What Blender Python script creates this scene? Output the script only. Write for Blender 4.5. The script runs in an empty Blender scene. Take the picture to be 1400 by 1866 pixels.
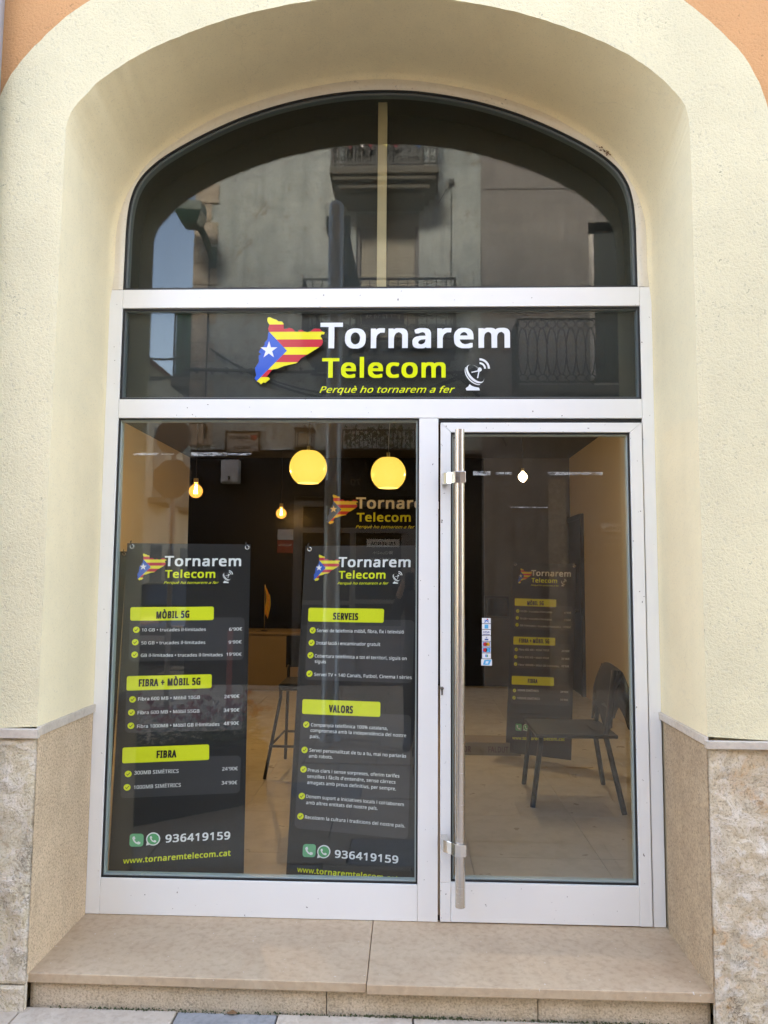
import bpy, bmesh, math, random
from mathutils import Vector, Matrix, noise
from mathutils.geometry import tessellate_polygon
random.seed(7)
R = math.radians
SC = bpy.context.scene
C = SC.collection
# ------------------------------------------------------------------ camera, sky, sun, exposure
cd = bpy.data.cameras.new('camera'); cam = bpy.data.objects.new('camera', cd); C.objects.link(cam)
_r = Vector((0.99938109, 0.03431813, 0.00772702)); _u = Vector((-0.00478664, -0.08494991, 0.99637373)); _f = Vector((-0.03485009, 0.995794, 0.08473307))
cam.matrix_world = Matrix(((_r.x, _u.x, -_f.x, -0.0398), (_r.y, _u.y, -_f.y, -3.2008), (_r.z, _u.z, -_f.z, 1.4375), (0, 0, 0, 1)))
cd.sensor_fit = 'HORIZONTAL'; cd.sensor_width = 36.0; cd.lens = 36.0 * 1343.7 / 1400.0
cd.clip_start = 0.02; cd.clip_end = 500
SC.camera = cam
SUN_EL, SUN_AZ = R(36), R(-14)          # azimuth from +y (behind the shop) towards -x
wd = bpy.data.worlds.new('World'); SC.world = wd; wd.use_nodes = True
wn = wd.node_tree; wn.nodes.clear()
wo = wn.nodes.new('ShaderNodeOutputWorld'); wb = wn.nodes.new('ShaderNodeBackground'); ws = wn.nodes.new('ShaderNodeTexSky')
ws.sky_type = 'NISHITA'; ws.sun_disc = False; ws.sun_elevation = SUN_EL; ws.sun_rotation = SUN_AZ
ws.air_density = 1.0; ws.dust_density = 1.0; ws.ozone_density = 1.0
wb.inputs['Strength'].default_value = 0.125
wn.links.new(ws.outputs[0], wb.inputs[0]); wn.links.new(wb.outputs[0], wo.inputs[0])
sl = bpy.data.lights.new('sun', 'SUN'); sl.energy = 1.5; sl.angle = R(13); sl.color = (1.0, 0.97, 0.93)
so = bpy.data.objects.new('sun', sl); C.objects.link(so)
sdir = Vector((math.sin(SUN_AZ) * math.cos(SUN_EL), math.cos(SUN_AZ) * math.cos(SUN_EL), math.sin(SUN_EL)))
so.rotation_euler = sdir.to_track_quat('Z', 'Y').to_euler()
so.location = (0, 0, 30)
SC.view_settings.view_transform = 'Standard'; SC.view_settings.look = 'None'
SC.view_settings.exposure = 4.2; SC.view_settings.gamma = 1.0; SC.view_settings.use_curve_mapping = False
SC.view_settings.use_white_balance = True; SC.view_settings.white_balance_temperature = 7850; SC.view_settings.white_balance_tint = 19
SC.render.engine = 'CYCLES'
SC.cycles.max_bounces = 10; SC.cycles.diffuse_bounces = 5; SC.cycles.glossy_bounces = 5
SC.cycles.transparent_max_bounces = 16; SC.cycles.caustics_reflective = False; SC.cycles.caustics_refractive = False
SC.cycles.sample_clamp_indirect = 4.0

# ------------------------------------------------------------------ materials
MATS = {}
def new_mat(name):
    m = bpy.data.materials.new(name); m.use_nodes = True
    nt = m.node_tree; nt.nodes.clear()
    out = nt.nodes.new('ShaderNodeOutputMaterial'); b = nt.nodes.new('ShaderNodeBsdfPrincipled')
    nt.links.new(b.outputs[0], out.inputs[0])
    MATS[name] = m
    return m, nt, b, out
def coord(nt, scale=(1, 1, 1), obj=False):
    t = nt.nodes.new('ShaderNodeTexCoord'); mp = nt.nodes.new('ShaderNodeMapping')
    mp.inputs['Scale'].default_value = scale
    nt.links.new(t.outputs['Object'], mp.inputs[0]); return mp.outputs[0]
def nz(nt, vec, scale, detail=4, rough=.55, dist=0.0):
    n = nt.nodes.new('ShaderNodeTexNoise'); n.inputs['Scale'].default_value = scale; n.inputs['Detail'].default_value = detail
    n.inputs['Roughness'].default_value = rough; n.inputs['Distortion'].default_value = dist
    nt.links.new(vec, n.inputs['Vector']); return n.outputs['Fac']
def ramp(nt, fac, stops):
    r = nt.nodes.new('ShaderNodeValToRGB'); cr = r.color_ramp
    while len(cr.elements) < len(stops): cr.elements.new(.5)
    for e, (p, c) in zip(cr.elements, stops):
        e.position = p; e.color = (c[0], c[1], c[2], 1) if hasattr(c, '__len__') else (c, c, c, 1)
    nt.links.new(fac, r.inputs[0]); return r.outputs[0]
def mix(nt, fac, a, b, mode='MIX'):
    m = nt.nodes.new('ShaderNodeMix'); m.data_type = 'RGBA'; m.blend_type = mode
    for k, v in ((0, fac), (6, a), (7, b)):
        if hasattr(v, 'links') or hasattr(v, 'is_linked'): nt.links.new(v, m.inputs[k])
        elif k == 0: m.inputs[0].default_value = v
        else: m.inputs[k].default_value = (v[0], v[1], v[2], 1)
    return m.outputs[2]
def math_(nt, op, a, b=None):
    m = nt.nodes.new('ShaderNodeMath'); m.operation = op
    for i, v in enumerate((a, b)):
        if v is None: continue
        if isinstance(v, (int, float)): m.inputs[i].default_value = v
        else: nt.links.new(v, m.inputs[i])
    return m.outputs[0]
def bump(nt, b, h, strength, dist):
    n = nt.nodes.new('ShaderNodeBump'); n.inputs['Strength'].default_value = strength; n.inputs['Distance'].default_value = dist
    nt.links.new(h, n.inputs['Height'])
    prev = b.inputs['Normal'].links
    if prev: nt.links.new(prev[0].from_socket, n.inputs['Normal'])
    nt.links.new(n.outputs[0], b.inputs['Normal'])
def objrand(nt):
    o = nt.nodes.new('ShaderNodeObjectInfo'); return o.outputs['Random']
def plain(name, col, rough=.5, metal=0, spec=None, var=0, scale=6, coat=0):
    m, nt, b, out = new_mat(name)
    b.inputs['Base Color'].default_value = (*col, 1); b.inputs['Roughness'].default_value = rough; b.inputs['Metallic'].default_value = metal
    if spec is not None: b.inputs['Specular IOR Level'].default_value = spec
    if coat: b.inputs['Coat Weight'].default_value = coat; b.inputs['Coat Roughness'].default_value = .03
    if var:
        v = coord(nt); f = nz(nt, v, scale, 5)
        nt.links.new(mix(nt, f, [c * (1 - var) for c in col], [min(1, c * (1 + var)) for c in col]), b.inputs['Base Color'])
    return m
def stucco(name, col, grain=260, g2=90, strength=.55, dist=.004, stain=.1, dirt=(.45, .40, .30), pits=.6):
    m, nt, b, out = new_mat(name); v = coord(nt)
    big = nz(nt, v, 1.3, 4, .6); mid = nz(nt, v, 9, 5, .65); fine = nz(nt, v, grain, 2, .6); f2 = nz(nt, v, g2, 3, .7, .6)
    crk = nt.nodes.new('ShaderNodeTexVoronoi'); crk.feature = 'DISTANCE_TO_EDGE'; crk.inputs['Scale'].default_value = 1.1
    wn_ = nt.nodes.new('ShaderNodeTexNoise'); wn_.inputs['Scale'].default_value = 5; wn_.inputs['Detail'].default_value = 6; nt.links.new(v, wn_.inputs['Vector'])
    wv = nt.nodes.new('ShaderNodeVectorMath'); wv.operation = 'MULTIPLY_ADD'; wv.inputs[1].default_value = (.3, .3, .3); nt.links.new(wn_.outputs['Color'], wv.inputs[0]); nt.links.new(v, wv.inputs[2]); nt.links.new(wv.outputs[0], crk.inputs['Vector'])
    hair = math_(nt, 'MULTIPLY', ramp(nt, crk.outputs['Distance'], [(0, .10), (.002, 0)]), ramp(nt, nz(nt, v, 1.7, 2), [(.52, 0), (.6, 1)]))
    c = mix(nt, ramp(nt, big, [(.35, 0), (.7, 1)]), [x * (1 - stain) for x in col], [min(1, x * (1 + stain * .6)) for x in col])
    c = mix(nt, ramp(nt, mid, [(.4, 0), (.75, .25)]), c, [x * .84 for x in col])
    pit = math_(nt, 'MULTIPLY', ramp(nt, nz(nt, v, g2 * .8, 2, .5, 1.2), [(.31, 1), (.36, 0)]), ramp(nt, nz(nt, v, 6, 3), [(.48, 0), (.68, pits)]))
    c = mix(nt, ramp(nt, nz(nt, coord(nt, (7, 7, .45)), 1.5, 5, .6), [(.52, 0), (.8, .28)]), c, [x * .8 for x in col])
    c = mix(nt, ramp(nt, f2, [(.30, .42), (.44, 0)]), c, dirt); c = mix(nt, pit, c, [x * .35 for x in dirt]); c = mix(nt, hair, c, [x * .5 for x in dirt])
    nt.links.new(c, b.inputs['Base Color']); b.inputs['Roughness'].default_value = .92; b.inputs['Specular IOR Level'].default_value = .15
    bump(nt, b, f2, strength, dist); bump(nt, b, fine, strength * .7, dist * .4); bump(nt, b, mid, .25, .006)
    return m
stucco('cream_stucco', (.75, .665, .43), strength=.9, dist=.005)
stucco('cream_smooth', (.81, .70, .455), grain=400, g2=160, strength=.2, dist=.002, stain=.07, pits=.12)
stucco('rim_paint', (.76, .69, .55), grain=300, g2=60, strength=.1, dist=.0015, stain=.05, dirt=(.6, .52, .38))
stucco('orange_stucco', (.66, .34, .15), strength=.9, dist=.005, stain=.06, dirt=(.45, .22, .1))
plain('frame_white', (.80, .81, .82), .28, spec=.5, var=.02, scale=3)
def dirty_frame():
    m, nt, b, out = new_mat('frame_enamel'); v = coord(nt)
    n = nz(nt, v, 2.2, 4); sp = nz(nt, v, 55, 2, .5)
    c = mix(nt, n, (.81, .805, .755), (.87, .865, .815))
    c = mix(nt, ramp(nt, sp, [(.255, 1), (.275, 0)]), c, (.25, .22, .18))
    nt.links.new(c, b.inputs['Base Color']); b.inputs['Roughness'].default_value = .3
    bump(nt, b, nz(nt, v, 3.5, 2), .06, .01)
dirty_frame()
plain('gasket_black', (.012, .013, .014), .45)
plain('glazing_bead', (.13, .15, .15), .35)
plain('glass_edge', (.36, .43, .40), .3)
plain('black_board', (.006, .006, .006), .6)
plain('band_film', (.008, .008, .009), .5)
plain('batten_wood', (.42, .32, .18), .6, var=.15, scale=12)
plain('banner_black', (.013, .013, .015), .34, spec=.55)
plain('print_white', (.88, .90, .90), .35)
plain('print_panel', (.045, .045, .050), .34, spec=.55)
plain('print_lime', (.82, .88, .03), .35)
plain('print_yellow', (.80, .74, .03), .35)
plain('print_flag_yellow', (.86, .76, .05), .35)
plain('print_red', (.62, .035, .06), .35)
plain('print_blue', (.03, .12, .52), .35)
plain('print_ink', (.012, .012, .012), .4)
plain('print_green', (.06, .42, .16), .35)
plain('print_green_pale', (.13, .48, .24), .35)
plain('vinyl_white', (.80, .84, .84), .12, coat=.5)
plain('vinyl_lime', (.74, .82, .02), .12, coat=.5)
plain('vinyl_yellow', (.84, .76, .03), .12, coat=.5)
plain('vinyl_red', (.60, .03, .05), .12, coat=.5)
plain('vinyl_blue', (.02, .11, .55), .12, coat=.5)
plain('eyelet_metal', (.7, .7, .7), .25, 1)
plain('zinc_pipe', (.36, .40, .46), .38, .5)
plain('iron_black', (.02, .022, .024), .45, .3)
plain('cord_grey', (.22, .21, .19), .6)
plain('bulb_cap', (.5, .4, .2), .3, 1)
plain('sticker_white', (.78, .79, .80), .3); plain('sticker_blue', (.03, .22, .60), .3); plain('sticker_lightblue', (.05, .42, .72), .3)
plain('sticker_red', (.65, .04, .03), .3); plain('sticker_orange', (.8, .42, .03), .3); plain('sticker_green', (.1, .35, .15), .3); plain('sticker_navy', (.02, .05, .25), .3)
def residue():
    m, nt, b, out = new_mat('tape_residue'); v = coord(nt)
    v = coord(nt, (1, 1, 3.5)); n = nz(nt, v, 110, 6, .8, 2.0); n2 = nz(nt, v, 22, 3, .6)
    a = ramp(nt, math_(nt, 'ADD', math_(nt, 'MULTIPLY', n, .6), math_(nt, 'MULTIPLY', n2, .4)), [(.43, 0), (.60, .8)])
    b.inputs['Base Color'].default_value = (.7, .72, .7, 1); b.inputs['Roughness'].default_value = .8
    nt.links.new(a, b.inputs['Alpha'])
residue()
def glass(name, f0, tint, warp=0.0):
    m, nt, b, out = new_mat(name); nt.nodes.remove(b)
    tr = nt.nodes.new('ShaderNodeBsdfTransparent'); tr.inputs[0].default_value = (*tint, 1)
    gl = nt.nodes.new('ShaderNodeBsdfGlossy'); gl.inputs['Roughness'].default_value = 0.0; gl.inputs['Color'].default_value = (.96, 1, .985, 1)
    lw = nt.nodes.new('ShaderNodeLayerWeight'); lw.inputs[0].default_value = .5
    p = math_(nt, 'POWER', lw.outputs['Facing'], 5.0)
    fac = math_(nt, 'ADD', math_(nt, 'MULTIPLY', p, 1 - f0), f0)
    if warp:
        bn = nt.nodes.new('ShaderNodeBump'); bn.inputs['Strength'].default_value = warp; bn.inputs['Distance'].default_value = .01
        v = coord(nt); nt.links.new(nz(nt, v, 2.2, 1, .3), bn.inputs['Height']); nt.links.new(bn.outputs[0], gl.inputs['Normal'])
    mx = nt.nodes.new('ShaderNodeMixShader'); nt.links.new(fac, mx.inputs[0]); nt.links.new(tr.outputs[0], mx.inputs[1]); nt.links.new(gl.outputs[0], mx.inputs[2])
    nt.links.new(mx.outputs[0], out.inputs[0])
glass('shop_glass', .040, (.965, .985, .97))
glass('upper_glass', .022, (.93, .96, .94))
def emit(name, col, s):
    m, nt, b, out = new_mat(name)
    b.inputs['Base Color'].default_value = (*col, 1); b.inputs['Roughness'].default_value = .3
    b.inputs['Emission Color'].default_value = (*col, 1); b.inputs['Emission Strength'].default_value = s
def globe_mat():
    m, nt, b, out = new_mat('lit_opal_glass')
    lw = nt.nodes.new('ShaderNodeLayerWeight'); lw.inputs[0].default_value = .35
    c = mix(nt, lw.outputs['Facing'], (1.0, .76, .15), (1.0, .62, .10))
    b.inputs['Base Color'].default_value = (.2, .17, .1, 1); b.inputs['Roughness'].default_value = .2
    nt.links.new(c, b.inputs['Emission Color']); b.inputs['Emission Strength'].default_value = .068
globe_mat()
emit('lit_filament', (1.0, .66, .22), 1.6)
emit('lit_bulb', (1.0, .86, .55), .6)
def amber():
    m, nt, b, out = new_mat('amber_glass'); nt.nodes.remove(b)
    tr = nt.nodes.new('ShaderNodeBsdfTransparent'); tr.inputs[0].default_value = (.95, .72, .38, 1)
    gl = nt.nodes.new('ShaderNodeBsdfGlossy'); gl.inputs['Roughness'].default_value = .05
    em = nt.nodes.new('ShaderNodeEmission'); em.inputs[0].default_value = (1, .5, .12, 1); em.inputs[1].default_value = .05
    mx = nt.nodes.new('ShaderNodeMixShader'); mx.inputs[0].default_value = .12; ad = nt.nodes.new('ShaderNodeAddShader')
    nt.links.new(tr.outputs[0], mx.inputs[1]); nt.links.new(gl.outputs[0], mx.inputs[2]); nt.links.new(mx.outputs[0], ad.inputs[0]); nt.links.new(em.outputs[0], ad.inputs[1])
    nt.links.new(ad.outputs[0], out.inputs[0])
amber()
def steel():
    m, nt, b, out = new_mat('brushed_steel'); v = coord(nt, (1, 1, 90))
    b.inputs['Metallic'].default_value = 1; b.inputs['Base Color'].default_value = (.66, .64, .60, 1)
    n = nz(nt, v, 12, 3); nt.links.new(ramp(nt, n, [(.2, .16), (.8, .3)]), b.inputs['Roughness'])
    bump(nt, b, n, .08, .001)
steel()
plain('polished_clamp', (.78, .77, .73), .14, 1)
def limestone(name, a, c2, rust=.0, pit=1.0, patch=True):
    m, nt, b, out = new_mat(name); v = coord(nt)
    big = nz(nt, v, 3.2, 5, .6, .4); mid = nz(nt, v, 16, 6, .7, .8); fine = nz(nt, v, 130, 3, .6)
    c = mix(nt, ramp(nt, big, [(.32, 0), (.68, 1)]), a, c2)
    c = mix(nt, ramp(nt, mid, [(.46, 0), (.60, .8)]), c, (.68, .60, .49))
    c = mix(nt, ramp(nt, mid, [(.30, .75), (.43, 0)]), c, (.38, .29, .19))
    vo = nt.nodes.new('ShaderNodeTexVoronoi'); vo.feature = 'DISTANCE_TO_EDGE'; vo.inputs['Scale'].default_value = 6.5
    w = nt.nodes.new('ShaderNodeTexNoise'); w.inputs['Scale'].default_value = 7; w.inputs['Detail'].default_value = 6; w.inputs['Roughness'].default_value = .75
    nt.links.new(v, w.inputs['Vector'])
    wm = nt.nodes.new('ShaderNodeVectorMath'); wm.operation = 'MULTIPLY_ADD'; wm.inputs[1].default_value = (.55, .55, .55)
    nt.links.new(w.outputs['Color'], wm.inputs[0]); nt.links.new(v, wm.inputs[2]); nt.links.new(wm.outputs[0], vo.inputs['Vector'])
    gate = ramp(nt, nz(nt, v, 4.5, 3), [(.5, 0), (.62, 1)])
    crack = math_(nt, 'MULTIPLY', ramp(nt, vo.outputs['Distance'], [(.0, 1), (.03, 0)]), gate)
    c = mix(nt, math_(nt, 'MULTIPLY', crack, .9), c, (.17, .11, .055))
    if rust:
        rz = nz(nt, v, 2.6, 5, .7, .9)
        c = mix(nt, math_(nt, 'MULTIPLY', ramp(nt, rz, [(.54, 0), (.62, rust)]), ramp(nt, mid, [(.42, 0), (.6, 1)])), c, (.50, .27, .09))
    c = mix(nt, ramp(nt, fine, [(.34, .6), (.47, 0)]), c, (.24, .19, .12))
    nt.links.new(c, b.inputs['Base Color']); b.inputs['Roughness'].default_value = .88; b.inputs['Specular IOR Level'].default_value = .2
    inv = math_(nt, 'SUBTRACT', 1.0, crack)
    bump(nt, b, inv, .5 * pit, .006); bump(nt, b, mid, .6 * pit, .012); bump(nt, b, fine, .5, .0025)
limestone('rough_limestone', (.50, .42, .31), (.60, .48, .32), rust=.9, pit=1.5)
limestone('rough_limestone_pale', (.50, .43, .32), (.60, .50, .33), rust=.2, pit=1.5)
def hammered(name, col, col2):
    m, nt, b, out = new_mat(name); v = coord(nt)
    vo = nt.nodes.new('ShaderNodeTexVoronoi'); vo.inputs['Scale'].default_value = 170; nt.links.new(v, vo.inputs['Vector'])
    n = nz(nt, v, 120, 3, .7); mid = nz(nt, v, 7, 5, .65); st = nz(nt, coord(nt, (3, 3, .6)), 5, 4)
    c = mix(nt, ramp(nt, mid, [(.35, 0), (.7, 1)]), col, col2)
    c = mix(nt, ramp(nt, st, [(.5, 0), (.8, .4)]), c, [x * .75 for x in col])
    c = mix(nt, ramp(nt, n, [(.36, .7), (.48, 0)]), c, [x * .5 for x in col]); c = mix(nt, ramp(nt, n, [(.54, 0), (.68, .5)]), c, [min(.8, x * 1.25) for x in col2])
    nt.links.new(c, b.inputs['Base Color']); b.inputs['Roughness'].default_value = .9; b.inputs['Specular IOR Level'].default_value = .2
    bump(nt, b, n, .8, .004); bump(nt, b, vo.outputs['Distance'], .5, .003)
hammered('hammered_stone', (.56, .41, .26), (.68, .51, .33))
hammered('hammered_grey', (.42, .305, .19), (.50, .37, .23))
hammered('riser_stone', (.50, .39, .26), (.60, .48, .34))
def marble(name, a, bcol, rough=.35, sc=4.0, spots=True):
    m, nt, b, out = new_mat(name); v = coord(nt)
    n = nz(nt, v, sc, 6, .6, 1.2); n2 = nz(nt, v, sc * 9, 4, .6); sp = nz(nt, v, 75, 2, .4)
    r = objrand(nt)
    c = mix(nt, ramp(nt, n, [(.3, 0), (.72, 1)]), a, bcol)
    c = mix(nt, ramp(nt, n2, [(.48, 0), (.7, .45)]), c, [x * .72 for x in a]); c = mix(nt, ramp(nt, nz(nt, v, sc * 3, 5, .7, 2.0), [(.55, 0), (.68, .35)]), c, [min(.8, x * 1.2) for x in bcol])
    if spots: c = mix(nt, ramp(nt, sp, [(.24, .8), (.27, 0)]), c, (.62, .58, .5))
    c = mix(nt, math_(nt, 'MULTIPLY', r, .18), c, [x * .6 for x in a])
    nt.links.new(c, b.inputs['Base Color'])
    nt.links.new(ramp(nt, n2, [(.3, rough * .8), (.8, rough * 1.5)]), b.inputs['Roughness'])
    bump(nt, b, n2, .1, .003)
marble('step_marble', (.44, .305, .185), (.52, .385, .245), .42)
marble('ledge_marble', (.50, .42, .33), (.62, .54, .44), .4, 6)
marble('pavement_pink', (.42, .33, .235), (.52, .43, .32), .75, 5, False)
marble('pavement_blue', (.23, .225, .21), (.33, .32, .295), .6, 6, False)
marble('road_paver', (.42, .34, .24), (.52, .43, .31), .75, 3, False)
marble('floor_tile', (.48, .45, .38), (.51, .48, .41), .32, .8, False)
plain('olive_wall', (.050, .047, .036), .7, var=.15, scale=2); plain('grout', (.20, .17, .13), .9)
plain('paving_joint', (.10, .085, .065), .95, var=.4, scale=30)
plain('asphalt', (.20, .19, .17), .9, var=.3, scale=40)
plain('moss', (.06, .075, .025), .9, var=.5, scale=60)
plain('dry_leaf', (.16, .08, .03), .8)
plain('interior_tan', (.47, .42, .32), .75, var=.04, scale=3)
plain('interior_white', (.70, .67, .60), .8); plain('ceiling_black', (.014, .013, .012), .8)
def glitter():
    m, nt, b, out = new_mat('interior_black'); v = coord(nt)
    b.inputs['Base Color'].default_value = (.002, .002, .002, 1); b.inputs['Roughness'].default_value = .24; b.inputs['Specular IOR Level'].default_value = .1
    bump(nt, b, nz(nt, v, 95, 2, .6), .45, .006)
glitter()
plain('desk_wood', (.22, .17, .10), .5, var=.1)
plain('black_metal', (.014, .014, .015), .4, .2); plain('black_fabric', (.010, .010, .011), .85)
plain('faded_red', (.10, .015, .012), .6); plain('screen_black', (.008, .009, .011), .15); plain('paper', (.45, .42, .36), .7)
# street across the road
def oldwall(name, a, b_, peel):
    m, nt, b, out = new_mat(name); v = coord(nt)
    n = nz(nt, v, .9, 5, .6, .6); n2 = nz(nt, v, 5, 6, .7, .8); n3 = nz(nt, v, 2.3, 6, .75, 1.5); st = nz(nt, coord(nt, (4, 4, .35)), 1.6, 4)
    c = mix(nt, ramp(nt, n, [(.3, 0), (.7, 1)]), a, b_)
    c = mix(nt, ramp(nt, n2, [(.46, 0), (.66, .6)]), c, [x * .6 for x in a])
    c = mix(nt, ramp(nt, st, [(.45, 0), (.75, .6)]), c, [x * .6 for x in a])
    if peel: c = mix(nt, ramp(nt, n3, [(.60, 0), (.62, .8)]), c, (.26, .22, .16))
    nt.links.new(c, b.inputs['Base Color']); b.inputs['Roughness'].default_value = .95
    bump(nt, b, n2, .5, .03); bump(nt, b, n3, .4, .03)
oldwall('old_plaster', (.38, .44, .425), (.58, .645, .62), True)
oldwall('brown_plaster', (.27, .26, .245), (.35, .335, .315), False)
oldwall('sandy_plaster', (.55, .46, .33), (.64, .55, .42), False)
oldwall('white_plaster', (.66, .64, .58), (.74, .72, .66), False)
oldwall('tan_plaster', (.48, .34, .20), (.55, .42, .27), False)
limestone('quoin_stone', (.40, .34, .26), (.48, .42, .33), pit=.8)
plain('slab_concrete', (.15, .145, .125), .9, var=.25, scale=5)
plain('shutter_beige', (.46, .43, .34), .6, var=.06); plain('dark_door', (.03, .045, .045), .5); plain('dark_glass', (.01, .012, .014), .08)
plain('shopfront_black', (.010, .010, .011), .5); plain('shopfront_grey', (.16, .15, .14), .5)
plain('lamp_green', (.035, .10, .085), .4); plain('pole_grey', (.46, .50, .51), .35, .3); plain('lamp_lens', (.55, .52, .42), .3)
plain('plate_tile', (.42, .39, .34), .3); plain('plastic_white', (.62, .62, .60), .5); plain('netting_green', (.02, .09, .06), .8)
plain('cable_black', (.012, .012, .012), .6); plain('sign_back', (.36, .35, .33), .45, .4); plain('car_paint', (.01, .011, .013), .12, coat=1)
plain('tyre_rubber', (.015, .015, .015), .8); plain('chrome', (.7, .7, .7), .1, 1); plain('planter_black', (.012, .012, .013), .5)
plain('leaf_green', (.035, .075, .025), .6, var=.4); plain('petal_red', (.45, .012, .05), .6); plain('petal_white', (.7, .66, .68), .6); plain('red_paint', (.45, .06, .03), .5)
plain('sign_navy', (.02, .03, .07), .4); plain('roof_tile', (.42, .16, .08), .85, var=.2); plain('skin', (.50, .30, .22), .55); plain('hair', (.03, .02, .015), .7)
plain('jacket_navy', (.018, .02, .03), .85, var=.2); plain('trousers_dark', (.02, .02, .025), .9); plain('phone_black', (.01, .01, .01), .2); plain('bunting_blue', (.05, .2, .5), .7)

# ------------------------------------------------------------------ helpers
class MB:
    def __init__(s): s.v = []; s.f = []; s.m = []
    def add(s, vs, fs, mi=0):
        o = len(s.v); s.v += [tuple(v) for v in vs]; s.f += [tuple(i + o for i in f) for f in fs]; s.m += [mi] * len(fs); return s
    def box(s, x0, x1, y0, y1, z0, z1, mi=0):
        x0, x1 = min(x0, x1), max(x0, x1); y0, y1 = min(y0, y1), max(y0, y1); z0, z1 = min(z0, z1), max(z0, z1)
        return s.add([(x0, y0, z0), (x1, y0, z0), (x1, y1, z0), (x0, y1, z0), (x0, y0, z1), (x1, y0, z1), (x1, y1, z1), (x0, y1, z1)],
              [(0, 3, 2, 1), (4, 5, 6, 7), (0, 1, 5, 4), (1, 2, 6, 5), (2, 3, 7, 6), (3, 0, 4, 7)], mi)
    def tube(s, pts, r, n=8, mi=0, cap=True):
        pts = [Vector(p) for p in pts]; rs = r if hasattr(r, '__len__') else [r] * len(pts); vs = []; ref = None
        for i, p in enumerate(pts):
            d = (pts[min(i + 1, len(pts) - 1)] - pts[max(i - 1, 0)]).normalized()
            if ref is None: ref = Vector((0, 0, 1)) if abs(d.z) < .9 else Vector((1, 0, 0))
            a = d.cross(ref); a = a.normalized() if a.length > 1e-6 else Vector((1, 0, 0)); b = a.cross(d); ref = b
            vs += [p + (a * math.cos(2 * math.pi * k / n) + b * math.sin(2 * math.pi * k / n)) * rs[i] for k in range(n)]
        fs = [(i * n + k, i * n + (k + 1) % n, (i + 1) * n + (k + 1) % n, (i + 1) * n + k) for i in range(len(pts) - 1) for k in range(n)]
        if cap: fs += [tuple(range(n - 1, -1, -1)), tuple((len(pts) - 1) * n + k for k in range(n))]
        return s.add(vs, fs, mi)
    def lathe(s, prof, c, n=32, mi=0):
        vs = [(c[0] + r * math.cos(2 * math.pi * k / n), c[1] + r * math.sin(2 * math.pi * k / n), c[2] + z) for r, z in prof for k in range(n)]
        fs = [(i * n + k, i * n + (k + 1) % n, (i + 1) * n + (k + 1) % n, (i + 1) * n + k) for i in range(len(prof) - 1) for k in range(n)]
        return s.add(vs, fs, mi)
    def poly(s, pts, fn, mi=0):              # flat polygon of 2D points, fn maps (x, y) to a point
        tri = tessellate_polygon([[Vector((p[0], p[1], 0)) for p in pts]])
        return s.add([fn(*p) for p in pts], [tuple(t) for t in tri], mi)
    def prism(s, pts, y0, y1, mi=0):         # polygon in x,z, extruded along y
        n = len(pts); tri = tessellate_polygon([[Vector((p[0], p[1], 0)) for p in pts]])
        s.add([(p[0], y0, p[1]) for p in pts] + [(p[0], y1, p[1]) for p in pts],
              [tuple(t) for t in tri] + [tuple(reversed([i + n for i in t])) for t in tri] + [(i, i + n, (i + 1) % n + n, (i + 1) % n) for i in range(n)], mi); return s
    def build(s, name, mats, parent=None, smooth=False, bevel=0, recalc=True, seg=2):
        me = bpy.data.meshes.new(name); me.from_pydata(s.v, [], s.f)
        for m in (mats if isinstance(mats, (list, tuple)) else [mats]): me.materials.append(MATS[m])
        for p, mi in zip(me.polygons, s.m): p.material_index = mi; p.use_smooth = smooth
        if recalc:
            bm = bmesh.new(); bm.from_mesh(me); bmesh.ops.recalc_face_normals(bm, faces=bm.faces); bm.to_mesh(me); bm.free()
        o = bpy.data.objects.new(name, me); C.objects.link(o)
        if parent is not None: o.parent = parent; o.matrix_parent_inverse = Matrix.Translation(-parent_loc(parent))
        if bevel:
            b = o.modifiers.new('bevel', 'BEVEL'); b.width = bevel; b.segments = seg; b.limit_method = 'ANGLE'; b.angle_limit = R(35)
        return o
def parent_loc(p):
    l = Vector((0, 0, 0))
    while p is not None: l += p.location + p.matrix_parent_inverse.translation; p = p.parent
    return l
def build_at(mb, name, mats, parent, **k):    # mesh in the parent's own coordinates
    o = mb.build(name, mats, None, **k); o.parent = parent; return o
def tag(o, label=None, cat=None, group=None, kind=None):
    if label: o['label'] = label
    if cat: o['category'] = cat
    if group: o['group'] = group
    if kind: o['kind'] = kind
    return o
def thing(name, label, cat, loc=(0, 0, 0), rz=0, group=None):
    o = bpy.data.objects.new(name, None); C.objects.link(o); o.location = loc; o.rotation_euler.z = rz; o.empty_display_size = .1
    return tag(o, label, cat, group)
def copy_tree(o, parent=None):
    c = o.copy(); C.objects.link(c)
    if parent is not None: c.parent = parent
    for ch in list(o.children): copy_tree(ch, c)
    return c
def box(name, mat, parent, *a, bevel=0): return MB().box(*a).build(name, mat, parent, bevel=bevel)
TXT = {}
def load_glyphs():
    for st, src in GLYPHS.items():
        d = {}
        for line in src.split('\n'):
            adv, body = line[1:].split(';', 1); vs, fs = [], []
            for g in (body.split('/') if body else []):
                loops = []
                for l in g.split('|'):
                    n = [int(k) for k in l.split()]; loops.append([Vector((n[i], n[i + 1], 0)) for i in range(0, len(n), 2)])
                o = len(vs); tri = tessellate_polygon(loops); vs += [(p.x, p.y) for l in loops for p in l]; fs += [tuple(i + o for i in t) for t in tri]
            d[line[0]] = (int(adv), vs, fs)
        TXT[st] = d
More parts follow.
